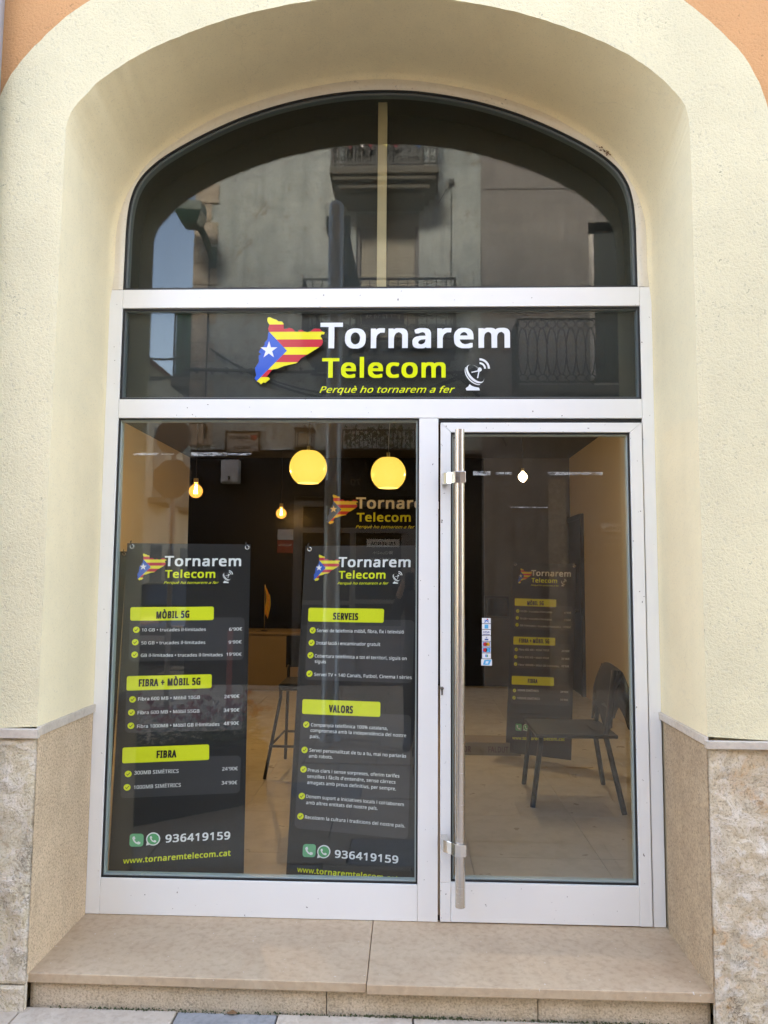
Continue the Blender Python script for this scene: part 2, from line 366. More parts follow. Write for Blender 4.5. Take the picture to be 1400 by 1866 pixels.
def glyphs(body, bold=0.0, shear=0.0):
    if not TXT: load_glyphs()
    st = 'C' if bold >= .05 and all(ch in TXT['C'] for ch in body) else 'B' if bold >= .02 and all(ch in TXT['B'] for ch in body) else 'R'
    x = 0; V_, F_ = [], []
    for ch in body:
        adv, vs, fs = TXT[st].get(ch) or TXT['R'].get(ch) or TXT['R'][' ']
        o = len(V_); V_ += [(x + p[0] + shear * p[1], p[1]) for p in vs]; F_ += [tuple(i + o for i in f) for f in fs]; x += adv
    return V_, F_
CAP = 178.5
def text(mb, body, fn, x0, y0, x1, y1, h, bold=0.0, shear=0.0, mi=0):
    """lettering from (x0,y0) to (x1,y1) on its baseline, capitals h tall (y grows downwards), fn maps to the surface"""
    vs, fs = glyphs(body, bold, shear)
    a = min(v[0] for v in vs); b = max(v[0] for v in vs); out = []
    for x, y in vs:
        t = (x - a) / (b - a); out.append(fn(x0 + (x1 - x0) * t, y0 + (y1 - y0) * t - y / CAP * h))
    mb.add(out, fs, mi)
def rrect(q, fn, mb, mi=0, ru=.04, rv=.1):   # rounded quadrilateral TL TR BR BL, cut into small cells so that it follows the sheet
    P = [Vector(p) for p in q]; vs_ = [rv * (1 - math.cos(R(15 * k))) for k in range(7)]; n = 12
    rows = vs_ + [rv + (1 - 2 * rv) * k / n for k in range(1, n)] + [1 - v for v in reversed(vs_)]; grid = []
    for v in rows:
        e = min(v, 1 - v); k = 1 - e / rv if e < rv else 0; ins = ru * (1 - math.sqrt(max(0, 1 - k * k)))
        for j in range(11):
            u = ins + (1 - 2 * ins) * j / 10; p = (P[0] * (1 - u) + P[1] * u) * (1 - v) + (P[3] * (1 - u) + P[2] * u) * v; grid.append(fn(p.x, p.y))
    mb.add(grid, [(i * 11 + j, i * 11 + j + 1, (i + 1) * 11 + j + 1, (i + 1) * 11 + j) for i in range(len(rows) - 1) for j in range(10)], mi)
def disc(mb, fn, cx, cy, r, mi=0, n=20, ar=1.0):
    mb.poly([(cx + r * math.cos(2 * math.pi * k / n), cy + ar * r * math.sin(2 * math.pi * k / n)) for k in range(n)], fn, mi)
def stroke(mb, fn, pts, w, mi=0):
    for i in range(len(pts) - 1):
        a, b = Vector(pts[i]), Vector(pts[i + 1]); d = (b - a).normalized(); n = Vector((-d.y, d.x)) * w / 2; e = d * w * .25
        mb.poly([(a - n - e)[:], (b - n + e)[:], (b + n + e)[:], (a + n - e)[:]], fn, mi)
def band(mb, fn, outer, inner, mi=0):
    n = len(outer)
    mb.add([fn(*p) for p in outer] + [fn(*p) for p in inner], [(i, i + 1, n + i + 1, n + i) for i in range(n - 1)], mi)
MAP_OUT = [(290,150),(300,125),(330,122),(380,145),(430,160),(460,185),(515,188),(540,220),(545,300),(590,300),(625,283),(680,300),(715,335),(730,345),(760,345),(775,320),(820,315),(860,340),(900,350),(940,345),(975,320),(1010,297),(1090,300),(1125,335),(1150,350),(1170,352),(1160,385),(1120,385),(1108,415),(1135,460),(1145,500),(1130,545),(1080,585),(900,695),(820,740),(765,805),(740,820),(560,860),(450,905),(390,910),(370,930),(300,1020),(330,1030),(350,1055),(320,1080),(280,1115),(250,1105),(215,1137),(185,1105),(150,1090),(115,1045),(140,1000),(118,890),(175,800),(172,700),(205,680),(170,650),(200,600),(260,540),(258,505),(300,460),(310,345),(325,340),(305,300),(325,235),(295,190)]
def scan(poly, cuts):
    ys = sorted(set([p[1] for p in poly] + cuts)); out = []
    def xs(y, ym):
        r = []
        for i in range(len(poly)):
            (xa, ya), (xb, yb) = poly[i], poly[(i + 1) % len(poly)]
            if (ya - ym) * (yb - ym) < 0: r.append((xa + (xb - xa) * (ym - ya) / (yb - ya), xa + (xb - xa) * (y - ya) / (yb - ya)))
        return [b for a, b in sorted(r)]
    for y0, y1 in zip(ys, ys[1:]):
        n = max(1, int((y1 - y0) / 30))
        for k in range(n):
            a, b = y0 + (y1 - y0) * k / n, y0 + (y1 - y0) * (k + 1) / n; m = (a + b) / 2
            A, B = xs(a, m), xs(b, m)
            for i in range(0, len(A) - 1, 2): out.append((a, b, A[i], A[i + 1], B[i], B[i + 1]))
    return out
def logo(fn, mats, parent, dish=True):
    """the shop's mark in design units x 467..932, y 573..717 (y down); mats: white, lime, yellow, red, blue"""
    F = lambda x, y, l=0: fn((x - 467) / 465, (y - 573) / 144, l)
    g = lambda x, y: F(450 + x / 8.235, 560 + y / 8.235, 1)
    edges = [232, 345, 460, 577, 690, 803, 915, 1027]
    tri = lambda y: -1e9 if y < 345 or y > 1092 else (325 + (600 - 325) * (y - 345) / 285 if y < 630 else 600 - (600 - 145) * (y - 630) / 462)
    ye, re, bl = MB(), MB(), MB()
    for a, b, xa0, xa1, xb0, xb1 in scan(MAP_OUT, edges + [630, 1092]):
        m = (a + b) / 2; idx = sum(m > e for e in edges); tgt = ye if idx % 2 == 0 else re
        ta = tri(a) if 345 <= m <= 1092 else -1e9; tb = tri(b) if 345 <= m <= 1092 else -1e9
        ca, cb = min(max(ta, xa0), xa1), min(max(tb, xb0), xb1)
        if ca > xa0 or cb > xb0: bl.add([g(xa0, a), g(ca, a), g(cb, b), g(xb0, b)], [(0, 1, 2, 3)])
        if ca < xa1 or cb < xb1: tgt.add([g(ca, a), g(xa1, a), g(xb1, b), g(cb, b)], [(0, 1, 2, 3)])
    wh, li = MB(), MB()
    star = [(325 + (135 if k % 2 == 0 else 52) * math.sin(k * math.pi / 5), 620 - (135 if k % 2 == 0 else 52) * math.cos(k * math.pi / 5)) for k in range(10)]
    wh.poly(star, lambda x, y: F(450 + x / 8.235, 560 + y / 8.235, 2))
    text(wh, 'Tornarem', F, 584, 631, 931, 631, 55, .045)
    text(li, 'Telecom', F, 588, 685, 814, 685, 42, .045)
    text(li, 'Perquè ho tornarem a fer', F, 584, 713, 831, 713, 14, .0, .35)
    d = lambda x, y: F(840 + x / 20, 640 + y / 20, 1)
    def ell(cx, cy, a, b, rot, t0, t1, n=24):
        return [(cx + a * math.cos(t) * math.cos(rot) - b * math.sin(t) * math.sin(rot), cy + a * math.cos(t) * math.sin(rot) + b * math.sin(t) * math.cos(rot)) for t in [R(t0 + (t1 - t0) * k / n) for k in range(n + 1)]]
    rot = R(47)
    o = ell(548, 792, 405, 238, rot, -38, 262, 40)
    i = ell(575, 765, 385, 190, rot, -30, 254, 40)
    band(wh, d, o, i)
    o = ell(520, 830, 425, 262, rot, 20, 172, 24); i = ell(527, 822, 412, 232, rot, 22, 170, 24); band(wh, d, o, i)
    wh.poly([(350, 1160), (300, 1240), (205, 1310), (235, 1385), (720, 1385), (690, 1290), (520, 1255), (420, 1215)], d)
    disc(wh, d, 715, 632, 75); stroke(wh, d, [(660, 680), (430, 730)], 42); stroke(wh, d, [(690, 690), (640, 930)], 42)
    for r0, r1 in ((165, 232), (300, 375)):
        band(wh, d, ell(710, 600, r1, r1, 0, -90, 0, 12), ell(710, 600, r0, r0, 0, -90, 0, 12))
    out = []
    for mb, n, m in ((ye, 'yellow_print', mats[2]), (re, 'red_print', mats[3]), (bl, 'blue_print', mats[4]), (wh, 'white_lettering', mats[0]), (li, 'lime_lettering', mats[1])):
        out.append((mb, n, m))
    return out

# ------------------------------------------------------------------ banner artwork (fractions of the sheet)
TEXT_A = [('MÒBIL 5G', 0.2612, 0.2315, 0.5216, 0.2275, 0.0254, 'c'), ('10 GB • trucades il·limitades', 0.1537, 0.2714, 0.6556, 0.2683, 0.0115, 'r'), ("6'90€", 0.8418, 0.2678, 0.9457, 0.2658, 0.0115, 'r'), ('50 GB • trucades il·limitades', 0.1548, 0.3109, 0.6548, 0.3079, 0.0115, 'r'), ("9'90€", 0.8403, 0.3074, 0.9438, 0.3054, 0.0115, 'r'), ('GB il·limitades • trucades il·limitades', 0.1556, 0.3488, 0.7957, 0.3454, 0.0115, 'r'), ("19'90€", 0.8257, 0.3437, 0.9461, 0.3434, 0.0115, 'r'), ('FIBRA + MÒBIL 5G', 0.1506, 0.4378, 0.6273, 0.4317, 0.0254, 'c'), ('Fibra 600 MB • Mòbil 10GB', 0.1521, 0.4807, 0.6269, 0.4745, 0.0123, 'r'), ("24'90€", 0.8179, 0.4724, 0.9368, 0.4705, 0.0123, 'r'), ('Fibra 600 MB • Mòbil 55GB', 0.1534, 0.5219, 0.6264, 0.5158, 0.0123, 'r'), ("34'90€", 0.8167, 0.5137, 0.9393, 0.5117, 0.0123, 'r'), ('Fibra 1000MB • Mòbil GB il·limitades', 0.1546, 0.5631, 0.7859, 0.555, 0.0123, 'r'), ("48'90€", 0.8195, 0.5532, 0.9374, 0.5513, 0.0123, 'r'), ('FIBRA', 0.3126, 0.6517, 0.4628, 0.6497, 0.0254, 'c'), ('300MB SIMÈTRICS', 0.152, 0.7015, 0.4842, 0.6958, 0.0131, 'r'), ("24'90€", 0.8166, 0.6885, 0.9372, 0.6866, 0.0123, 'r'), ('1000MB SIMÈTRICS', 0.1535, 0.7443, 0.5049, 0.737, 0.0131, 'r'), ("34'90€", 0.8153, 0.7298, 0.9355, 0.7279, 0.0123, 'r'), ('936419159', 0.4065, 0.9004, 0.8919, 0.8896, 0.027, 'b'), ('www.', 0.1043, 0.9619, 0.2581, 0.9575, 0.0197, 'y'), ('tornaremtelecom.cat', 0.2622, 0.9575, 0.899, 0.9375, 0.0197, 'Y')]
TEXT_B = [('SERVEIS', 0.2774, 0.225, 0.4899, 0.2264, 0.0238, 'c'), ('Servei de telefonia mòbil, fibra, fix i televisió', 0.1447, 0.2637, 0.8711, 0.2672, 0.012, 'r'), ('Instal·lació i encaminador gratuït', 0.1457, 0.3013, 0.6814, 0.3049, 0.012, 'r'), ('Cobertura telefònica a tot el territori, siguis on', 0.1379, 0.3406, 0.899, 0.3466, 0.012, 'r'), ('siguis', 0.1403, 0.357, 0.2359, 0.3583, 0.012, 'r'), ('Servei TV + 140 Canals, Futbol, Cinema i sèries', 0.1415, 0.3962, 0.9432, 0.4031, 0.012, 'r'), ('VALORS', 0.2779, 0.5035, 0.475, 0.5066, 0.0254, 'c'), ('Companyia telefònica 100% catalana,', 0.1366, 0.5468, 0.7603, 0.5547, 0.012, 'r'), ('compromesa amb la independència del nostre', 0.1345, 0.5632, 0.9083, 0.575, 0.012, 'r'), ('país.', 0.1327, 0.5812, 0.2126, 0.5823, 0.012, 'r'), ('Servei personalitzat de tu a tu, mai no parlaràs', 0.1342, 0.6221, 0.9118, 0.6349, 0.012, 'r'), ('amb robots.', 0.1322, 0.6393, 0.3264, 0.642, 0.012, 'r'), ('Preus clars i sense sorpreses, oferim tarifes', 0.1294, 0.681, 0.8626, 0.6936, 0.012, 'r'), ("senzilles i fàcils d'entendre, sense càrrecs", 0.1277, 0.699, 0.8332, 0.7116, 0.012, 'r'), ('amagats amb preus definitius, per sempre.', 0.1302, 0.717, 0.8388, 0.731, 0.012, 'r'), ('Donem suport a iniciatives locals i col·laborem', 0.1274, 0.758, 0.9025, 0.7759, 0.012, 'r'), ('amb altres entitats del nostre país.', 0.1299, 0.7759, 0.6996, 0.789, 0.012, 'r'), ('Recolzem la cultura i tradicions del nostre país.', 0.1273, 0.8185, 0.9147, 0.8374, 0.012, 'r'), ('936419159', 0.3776, 0.9288, 0.8693, 0.9407, 0.0262, 'b'), ('www.', 0.0893, 0.9728, 0.2343, 0.9769, 0.0189, 'y'), ('tornaremtelecom.cat', 0.2386, 0.9768, 0.8724, 0.9917, 0.0189, 'Y')]
LIME_A = [((0.0541, 0.1975), (0.7144, 0.1939), (0.7157, 0.2352), (0.058, 0.2387)), ((0.0567, 0.4076), (0.7143, 0.4001), (0.7156, 0.4422), (0.0587, 0.4513)), ((0.0535, 0.6218), (0.7104, 0.6112), (0.7141, 0.6574), (0.0559, 0.6687))]
LIME_B = [((0.0618, 0.1901), (0.704, 0.1928), (0.703, 0.2351), (0.0616, 0.2319)), ((0.0529, 0.4662), (0.6957, 0.4722), (0.6972, 0.5169), (0.0553, 0.5104))]
PANEL_A = [((0.0524, 0.2305), (0.965, 0.2262), (0.9619, 0.3565), (0.0632, 0.3639)), ((0.0568, 0.4381), (0.9642, 0.4308), (0.9637, 0.5677), (0.0641, 0.5781)), ((0.0499, 0.6556), (0.9597, 0.6437), (0.9578, 0.755), (0.058, 0.7725))]
PANEL_B = [((0.0558, 0.2245), (0.9561, 0.2266), (0.9484, 0.4161), (0.0619, 0.408)), ((0.0497, 0.503), (0.9446, 0.51), (0.9381, 0.872), (0.0452, 0.8471))]
TICK_A = [(0.1097, 0.2666), (0.1064, 0.3045), (0.1074, 0.3424), (0.1092, 0.4775), (0.1062, 0.517), (0.1074, 0.5566), (0.1061, 0.6999), (0.1031, 0.7395)]
TICK_B = [(0.1072, 0.2588), (0.1038, 0.2965), (0.1004, 0.3342), (0.0998, 0.3898), (0.0958, 0.5421), (0.0937, 0.6174), (0.0934, 0.6747), (0.0919, 0.7533), (0.0897, 0.8123)]
LOGO_A = [((0.0979, 0.031), (0.9263, 0.0283), (0.9281, 0.1256), (0.0987, 0.1282))]
LOGO_B = [((0.0942, 0.0264), (0.9164, 0.0274), (0.9128, 0.1214), (0.0952, 0.1213))]
ICON_A = [(0.1933, 0.8942), (0.3155, 0.8907)]
ICON_B = [(0.1746, 0.9113), (0.2903, 0.9134)]
GLYPHS = {}
GLYPHS['R'] = ''' 56;
%170;124 -4 138 -3 144 0 150 3 156 14 160 31 160 55 156 72 153 78 148 84 140 88 132 90 118 88 112 86 108 82 102 72 99 64 98 52 98 30 102 15 105 8 110 2 114 -1|128 12 122 16 118 24 116 32 116 48 118 62 120 67 124 72 130 74 134 72 136 69 140 62 142 50 142 36 141 28 138 19 134 14/36 -2 56 -2 132 137 134 141 134 144 115 144 38 6 36 2/36 54 51 54 56 56 62 60 66 66 69 72 72 82 73 110 70 128 66 136 60 141 50 146 32 146 23 142 17 136 14 128 11 118 10 112 10 90 14 72 18 64 22 60 26 56|40 70 34 74 30 83 28 94 28 107 30 118 33 126 36 130 42 131 46 130 49 126 52 119 54 107 54 94 52 82 50 75 46 71
'49;17 90 32 90 36 144 13 144
+118;50 21 68 21 68 62 108 62 108 80 68 80 68 121 50 121 50 80 10 80 10 62 50 62
,57;8 -28 26 -28 40 12 42 18 42 23 41 25 18 25 16 7
.57;26 -4 32 -4 38 -2 41 0 43 4 44 13 42 19 39 24 34 26 26 26 22 25 18 23 15 18 14 6 16 2 20 -2
0118;54 -4 73 -2 84 2 90 6 96 12 102 22 105 32 108 50 109 65 108 88 106 105 101 120 93 134 87 139 77 144 69 146 49 146 37 143 30 139 24 132 16 120 12 106 10 92 10 52 12 39 18 23 22 14 30 5 41 -1|59 14 51 16 46 18 40 24 38 29 34 39 32 50 32 82 34 102 36 110 40 118 46 124 52 128 63 128 68 127 74 124 78 118 82 109 86 88 87 63 84 40 79 26 71 18 66 16
1118;54 -2 75 -2 75 144 56 144 18 115 18 111 26 100 32 100 54 119
2118;10 -2 108 -2 108 18 38 18 84 63 92 74 100 88 102 102 102 119 96 131 86 140 78 144 70 146 48 146 38 144 28 141 20 137 12 130 12 126 20 115 25 115 34 122 46 127 53 128 60 128 66 127 72 124 76 120 80 111 80 104 77 90 66 74 10 16
3118;40 -4 65 -3 83 2 92 6 98 12 102 18 106 28 107 32 107 48 102 61 94 70 88 72 78 75 92 82 99 90 102 101 103 112 102 120 96 132 87 140 78 144 65 146 40 146 24 140 10 132 10 128 18 117 24 117 32 123 44 128 62 128 73 124 78 120 80 112 80 104 79 100 76 94 68 88 56 84 31 83 31 65 49 65 64 63 76 58 80 54 84 45 84 36 80 26 70 18 56 14 38 16 22 20 14 24 9 24 9 4 22 -1
4118;73 -2 94 -2 94 31 114 31 114 50 94 50 94 146 72 146 70 144 4 49 4 31 73 31|28 50 28 51 74 116 73 50
5118;42 -4 64 -3 82 2 88 5 98 14 104 24 107 36 107 54 103 68 100 73 93 80 84 85 72 88 52 90 38 88 40 126 97 126 97 144 22 144 16 74 24 68 54 72 70 68 77 64 80 60 83 56 85 48 84 36 81 28 74 21 66 16 55 14 44 15 28 18 17 24 12 24 12 4 14 4 28 -2
6118;54 -4 68 -4 78 -2 88 2 97 9 104 19 108 30 109 36 108 58 106 68 102 75 94 84 87 88 74 91 54 90 42 86 34 80 36 94 39 104 42 111 54 123 65 128 73 129 85 129 93 127 98 127 98 145 96 146 90 146 68 146 56 144 42 139 34 134 26 124 20 112 15 100 12 78 11 52 13 38 16 26 22 15 32 5 42 0|59 14 49 18 40 26 34 38 33 52 36 60 46 70 55 74 66 74 77 70 84 63 88 52 88 40 85 30 80 22 70 16
7118;28 -2 51 -2 108 126 109 144 9 144 9 126 84 126 29 6 28 2
8118;51 -4 76 -2 86 1 92 4 103 14 107 23 108 30 108 44 104 56 93 68 80 76 92 84 97 89 102 96 104 105 103 122 99 131 94 137 84 143 72 146 50 146 36 143 26 138 20 132 16 124 14 118 14 104 18 93 22 87 36 74 31 72 22 66 14 56 10 44 11 24 16 14 24 5 38 -2|58 14 46 16 38 20 33 28 31 36 33 46 38 53 43 58 56 65 65 62 77 55 84 47 88 38 86 28 80 20 70 15|60 85 46 92 40 98 36 106 36 114 39 120 43 124 48 128 58 130 68 128 76 124 81 118 82 112 82 105 78 96 68 88
9118;32 -4 58 -2 70 1 79 6 84 10 92 18 100 30 104 41 108 68 108 94 106 107 101 121 95 130 88 138 75 144 66 146 49 146 36 144 27 138 22 133 16 126 12 117 10 103 11 83 15 72 20 65 26 60 34 55 40 53 60 52 69 54 76 56 86 64 84 52 80 39 73 27 66 21 57 16 45 14 36 14 26 16 20 16 20 -2|54 69 47 70 42 73 35 81 32 94 32 104 36 116 44 124 54 128 62 128 72 124 80 116 84 106 86 93 83 83 76 75 67 70
A132;0 -2 22 -2 40 43 92 43 109 -2 132 -2 130 6 76 145 56 145 2 8 0 2|47 62 66 116 86 62
B134;20 -2 80 -2 88 0 106 6 110 8 118 18 122 26 124 35 124 47 121 58 118 64 112 68 104 74 96 76 103 78 110 83 116 92 118 100 118 118 116 126 112 131 105 137 88 143 74 144 20 144|42 16 42 66 78 65 90 60 96 55 100 46 100 38 96 28 89 21 76 17|42 84 42 126 70 126 78 125 88 122 94 116 96 107 96 100 92 93 88 88 84 86 74 84
C130;74 -4 98 -3 118 2 119 21 114 21 94 16 77 16 63 19 52 26 44 36 38 50 36 64 36 79 37 89 40 100 47 111 55 119 65 124 77 128 90 128 99 126 112 120 118 120 124 134 124 138 107 144 94 146 72 146 58 144 45 138 35 132 26 121 19 110 14 96 12 84 12 59 16 40 24 23 28 18 41 6 58 -2
D150;20 -2 69 -2 86 0 96 4 109 10 116 15 124 24 132 36 136 49 138 64 138 88 134 105 130 114 122 124 112 132 96 140 80 144 20 144|42 17 42 126 70 126 84 123 90 120 97 116 106 108 112 96 114 89 115 78 114 62 112 48 108 42 100 30 92 24 83 20 70 18
E115;20 -2 104 -2 104 18 42 18 42 66 100 66 100 84 42 84 42 126 104 126 104 144 20 144
F108;20 -2 42 -2 42 59 100 59 100 78 42 78 42 126 104 126 104 144 20 144
G150;76 -4 95 -4 112 -2 135 4 135 77 82 77 82 58 113 58 113 18 91 15 73 16 64 19 52 26 46 33 40 42 36 56 35 69 36 84 39 96 46 108 54 117 64 123 72 126 80 128 95 128 110 124 122 120 126 120 133 134 133 138 130 140 114 144 100 146 73 146 58 142 45 137 34 128 24 118 17 104 13 87 12 70 14 49 20 30 28 18 36 10 44 5 60 -2
I72;8 -2 64 -2 64 12 47 16 47 128 64 131 64 144 8 144 8 131 25 127 25 16 8 12
J58;-7 -40 9 -40 23 -36 30 -30 34 -26 38 -16 40 -4 40 144 18 144 18 -2 16 -12 8 -19 4 -20 -16 -19 -16 -37
L109;20 -2 104 -2 104 18 42 18 42 144 20 144
M186;20 -2 40 -2 40 112 82 -2 102 -2 145 112 144 -2 166 -2 166 144 136 144 93 32 90 39 50 144 20 144
N156;20 -2 40 -2 40 97 39 111 112 -2 137 -2 137 144 116 144 116 50 117 32 45 144 20 144
O160;72 -4 98 -2 111 2 122 8 132 18 139 27 144 40 148 54 148 76 147 92 144 104 138 118 132 126 120 138 111 142 93 146 76 147 59 145 50 142 40 137 28 127 22 118 16 103 13 88 12 74 13 54 16 38 24 22 34 10 43 4 56 -1|74 16 65 18 56 22 50 26 44 35 40 41 36 56 36 80 38 93 41 104 46 113 52 118 56 122 68 126 78 128 88 128 100 124 108 120 114 112 118 106 122 95 124 85 124 58 122 46 118 36 109 25 104 21 92 16
P125;20 -2 42 -2 42 54 68 54 84 58 100 65 109 76 112 82 114 90 114 112 112 120 108 127 102 134 96 138 86 142 76 144 20 144|42 72 42 126 65 126 73 124 79 122 88 116 92 108 92 98 90 89 86 82 79 77 70 74
Q160;111 -36 140 -36 140 -32 109 1 119 6 130 15 138 24 144 38 147 52 148 68 148 85 144 103 138 118 132 126 125 134 111 142 102 145 84 147 68 146 57 144 42 138 34 132 26 123 19 112 14 95 12 74 13 54 16 40 20 28 25 21 38 8 48 2 58 -2 72 -4 84 -4|74 16 65 18 56 22 50 26 44 35 40 41 36 56 36 80 38 93 41 104 46 113 52 118 56 122 68 126 78 128 88 128 100 124 108 120 114 112 118 106 122 95 124 85 124 58 122 46 118 36 109 25 104 21 92 16
R128;20 -2 42 -2 42 58 66 58 100 -2 126 -2 124 4 88 62 88 64 98 68 106 74 113 86 115 95 115 110 112 121 106 131 98 138 88 142 72 144 20 144|42 76 42 126 64 126 74 124 83 121 88 116 92 107 92 96 89 88 84 82 80 80 70 76
S114;41 -4 68 -2 80 1 90 6 98 14 102 22 104 30 104 46 100 59 90 69 78 76 58 84 42 92 38 96 35 102 34 112 36 115 38 120 42 124 54 128 70 127 80 124 90 120 96 120 101 134 101 139 98 140 82 145 71 146 46 146 38 144 29 140 18 131 15 126 12 118 12 102 14 92 20 82 26 76 33 72 60 60 73 54 78 49 82 42 82 34 79 26 74 21 64 16 54 15 44 16 30 18 15 24 10 24 10 3 24 -2
T115;46 -2 69 -2 69 126 114 126 114 144 2 144 2 126 46 126
U150;69 -4 88 -3 104 2 118 10 126 22 131 34 132 48 132 144 110 144 110 48 110 41 106 31 98 22 92 18 82 16 68 16 60 18 50 24 45 30 42 37 40 50 40 144 18 144 18 46 22 28 28 15 40 4 50 0
V124;51 -2 74 -2 124 138 124 144 101 144 70 56 62 30 23 144 0 144 2 136
a116;38 -4 53 -4 64 -2 74 4 80 10 81 10 84 -2 100 -2 100 85 98 92 93 100 88 104 81 108 70 110 49 110 36 108 21 102 21 98 26 86 32 86 49 92 61 94 68 92 72 90 76 86 78 78 79 66 55 66 38 63 22 56 13 47 10 40 9 32 10 22 12 14 15 8 23 1|46 14 36 18 32 24 32 28 32 34 36 41 40 44 50 48 58 50 79 51 78 38 74 26 70 21 60 16 54 14
b127;62 -4 76 -4 90 0 100 6 108 16 114 28 116 42 116 64 114 80 110 90 105 96 98 103 90 108 82 110 72 111 58 110 46 106 38 100 38 154 17 154 17 -2 34 -2 37 10 40 6 47 1 56 -2|62 14 54 16 50 20 45 24 42 30 39 44 39 64 42 79 48 86 56 92 69 93 78 90 82 88 88 82 92 70 94 50 92 38 90 30 84 22 78 16 74 15
c100;56 -4 76 -3 83 -2 92 2 92 21 88 21 78 17 68 15 56 16 50 17 45 20 39 28 34 42 34 60 36 72 40 80 44 86 54 92 66 92 78 90 84 88 88 88 94 101 94 106 87 108 70 111 52 110 42 108 32 103 24 96 18 88 14 78 12 66 11 46 12 34 18 20 23 12 32 4 40 0
d127;52 -4 64 -4 76 -1 84 4 90 10 90 8 92 -2 110 -2 110 154 88 154 89 100 81 106 71 110 64 111 44 110 35 106 26 100 18 90 14 80 12 68 11 48 14 29 17 20 23 10 30 4 42 -2|56 14 46 19 40 25 37 30 34 46 34 61 37 76 44 87 54 92 65 93 72 91 78 88 82 82 85 78 88 62 88 42 86 30 82 24 78 19 66 14
e117;58 -4 84 -2 102 3 102 22 98 22 85 17 75 15 65 14 52 17 44 22 38 29 36 36 34 49 107 49 106 74 104 84 99 93 88 104 76 110 66 111 55 111 45 110 34 105 30 102 23 95 17 86 12 72 11 60 11 46 12 34 16 24 22 14 26 9 36 2 48 -2|34 66 36 76 41 84 48 90 59 94 69 92 78 86 82 78 84 66
f73;22 -2 44 -2 44 92 70 92 70 109 44 109 44 118 46 128 50 134 56 137 60 138 72 134 77 134 82 148 82 152 70 154 54 155 46 154 38 151 28 142 24 134 22 124 22 110 3 104 3 92 22 92
g127;48 -50 70 -50 88 -45 96 -40 101 -36 107 -25 110 -16 110 -4 110 109 92 109 90 98 82 105 72 110 64 111 44 110 37 108 30 103 22 96 16 86 12 67 12 40 16 22 22 11 29 4 36 0 52 -4 64 -4 74 -2 82 2 89 8 88 -8 87 -14 82 -23 77 -28 72 -30 62 -32 50 -32 34 -28 24 -24 20 -24 20 -43 34 -48|59 14 50 16 46 19 38 28 34 46 34 61 37 76 42 84 46 88 52 92 57 93 64 93 76 88 84 81 86 74 88 64 89 44 86 31 84 26 80 20 75 17 70 15
h128;17 -2 38 -2 38 56 40 72 44 82 50 88 56 91 64 93 72 93 82 90 86 85 89 78 90 74 90 -2 112 -2 112 79 108 94 103 100 98 104 92 108 80 110 68 111 56 110 46 105 38 99 38 154 17 154
i55;17 -2 38 -2 38 109 17 109/23 124 33 124 38 126 40 130 40 134 40 142 38 146 34 148 22 149 20 148 16 144 16 140 16 130 19 126
l55;17 -2 38 -2 38 154 17 154
m191;17 -2 38 -2 38 56 40 71 42 79 46 86 53 90 62 93 71 92 76 90 82 84 84 78 86 72 86 -2 107 -2 107 66 108 74 110 80 117 88 122 91 131 93 141 92 146 89 150 84 153 77 154 68 154 -2 175 -2 175 80 173 90 170 97 161 106 154 109 142 111 131 111 118 108 107 102 102 96 100 100 92 106 80 110 62 111 54 110 42 104 38 98 36 109 17 109
n128;17 -2 38 -2 38 56 40 72 44 81 50 88 56 91 65 93 74 92 82 90 86 85 89 78 90 74 90 -2 112 -2 112 78 108 94 100 103 96 106 87 110 76 111 64 111 49 107 37 98 36 109 17 109
o125;55 -4 74 -3 84 0 93 4 104 14 109 23 112 33 114 46 114 60 113 72 108 86 101 96 96 102 85 108 79 110 68 111 52 110 44 109 34 104 26 98 20 92 16 85 12 72 11 60 12 42 14 28 20 18 24 12 33 4 40 0|58 14 51 16 46 20 38 28 34 43 34 62 37 76 40 82 44 87 50 90 56 92 66 93 72 92 78 88 87 79 92 65 92 47 90 38 88 30 84 24 80 20 70 15
p127;17 -50 38 -50 38 8 46 2 56 -2 63 -4 80 -3 90 0 100 6 106 14 111 22 115 35 116 52 116 70 114 80 109 90 104 97 98 104 90 108 74 111 56 110 46 106 37 98 36 109 17 109|62 14 55 16 50 19 46 24 42 30 39 44 39 64 42 78 46 84 49 88 58 92 69 93 79 90 87 82 92 69 94 49 92 37 86 24 80 18 75 16
q127;88 -50 110 -50 110 109 92 109 90 98 90 98 80 106 71 110 52 111 42 110 32 104 25 99 20 92 14 81 11 60 12 40 14 28 18 18 22 11 30 4 36 0 44 -2 52 -4 70 -2 80 2 89 8|56 14 50 16 45 20 40 25 37 31 34 46 34 61 37 76 44 86 48 90 54 92 65 93 72 91 78 88 82 82 85 78 88 62 88 43 86 30 79 20 68 15
r86;17 -2 38 -2 38 58 41 71 46 80 52 86 59 90 67 92 82 90 84 110 64 111 56 110 45 103 38 94 36 109 17 109
s100;36 -4 62 -2 72 0 80 5 86 10 89 16 91 24 91 36 88 46 80 54 72 58 53 65 36 73 32 78 31 82 32 86 36 90 48 94 62 92 78 86 83 86 89 100 89 104 78 108 66 110 40 110 28 108 22 104 16 98 12 94 10 88 10 79 12 68 16 63 25 56 62 40 68 34 70 29 70 25 65 18 60 16 52 14 34 15 16 22 10 22 10 3 21 -1
t76;46 -4 59 -4 72 0 72 16 66 16 58 14 52 14 44 18 41 24 40 30 40 92 71 92 71 109 40 109 40 134 26 134 19 111 3 104 3 92 18 92 18 24 20 14 25 6 30 2 38 -2
u128;49 -4 64 -4 72 -2 84 3 90 9 92 -2 111 -2 111 109 89 109 89 44 88 38 85 28 80 21 73 16 66 14 55 14 46 18 41 24 39 28 38 38 38 109 16 109 16 28 18 18 23 8 30 2 38 -2
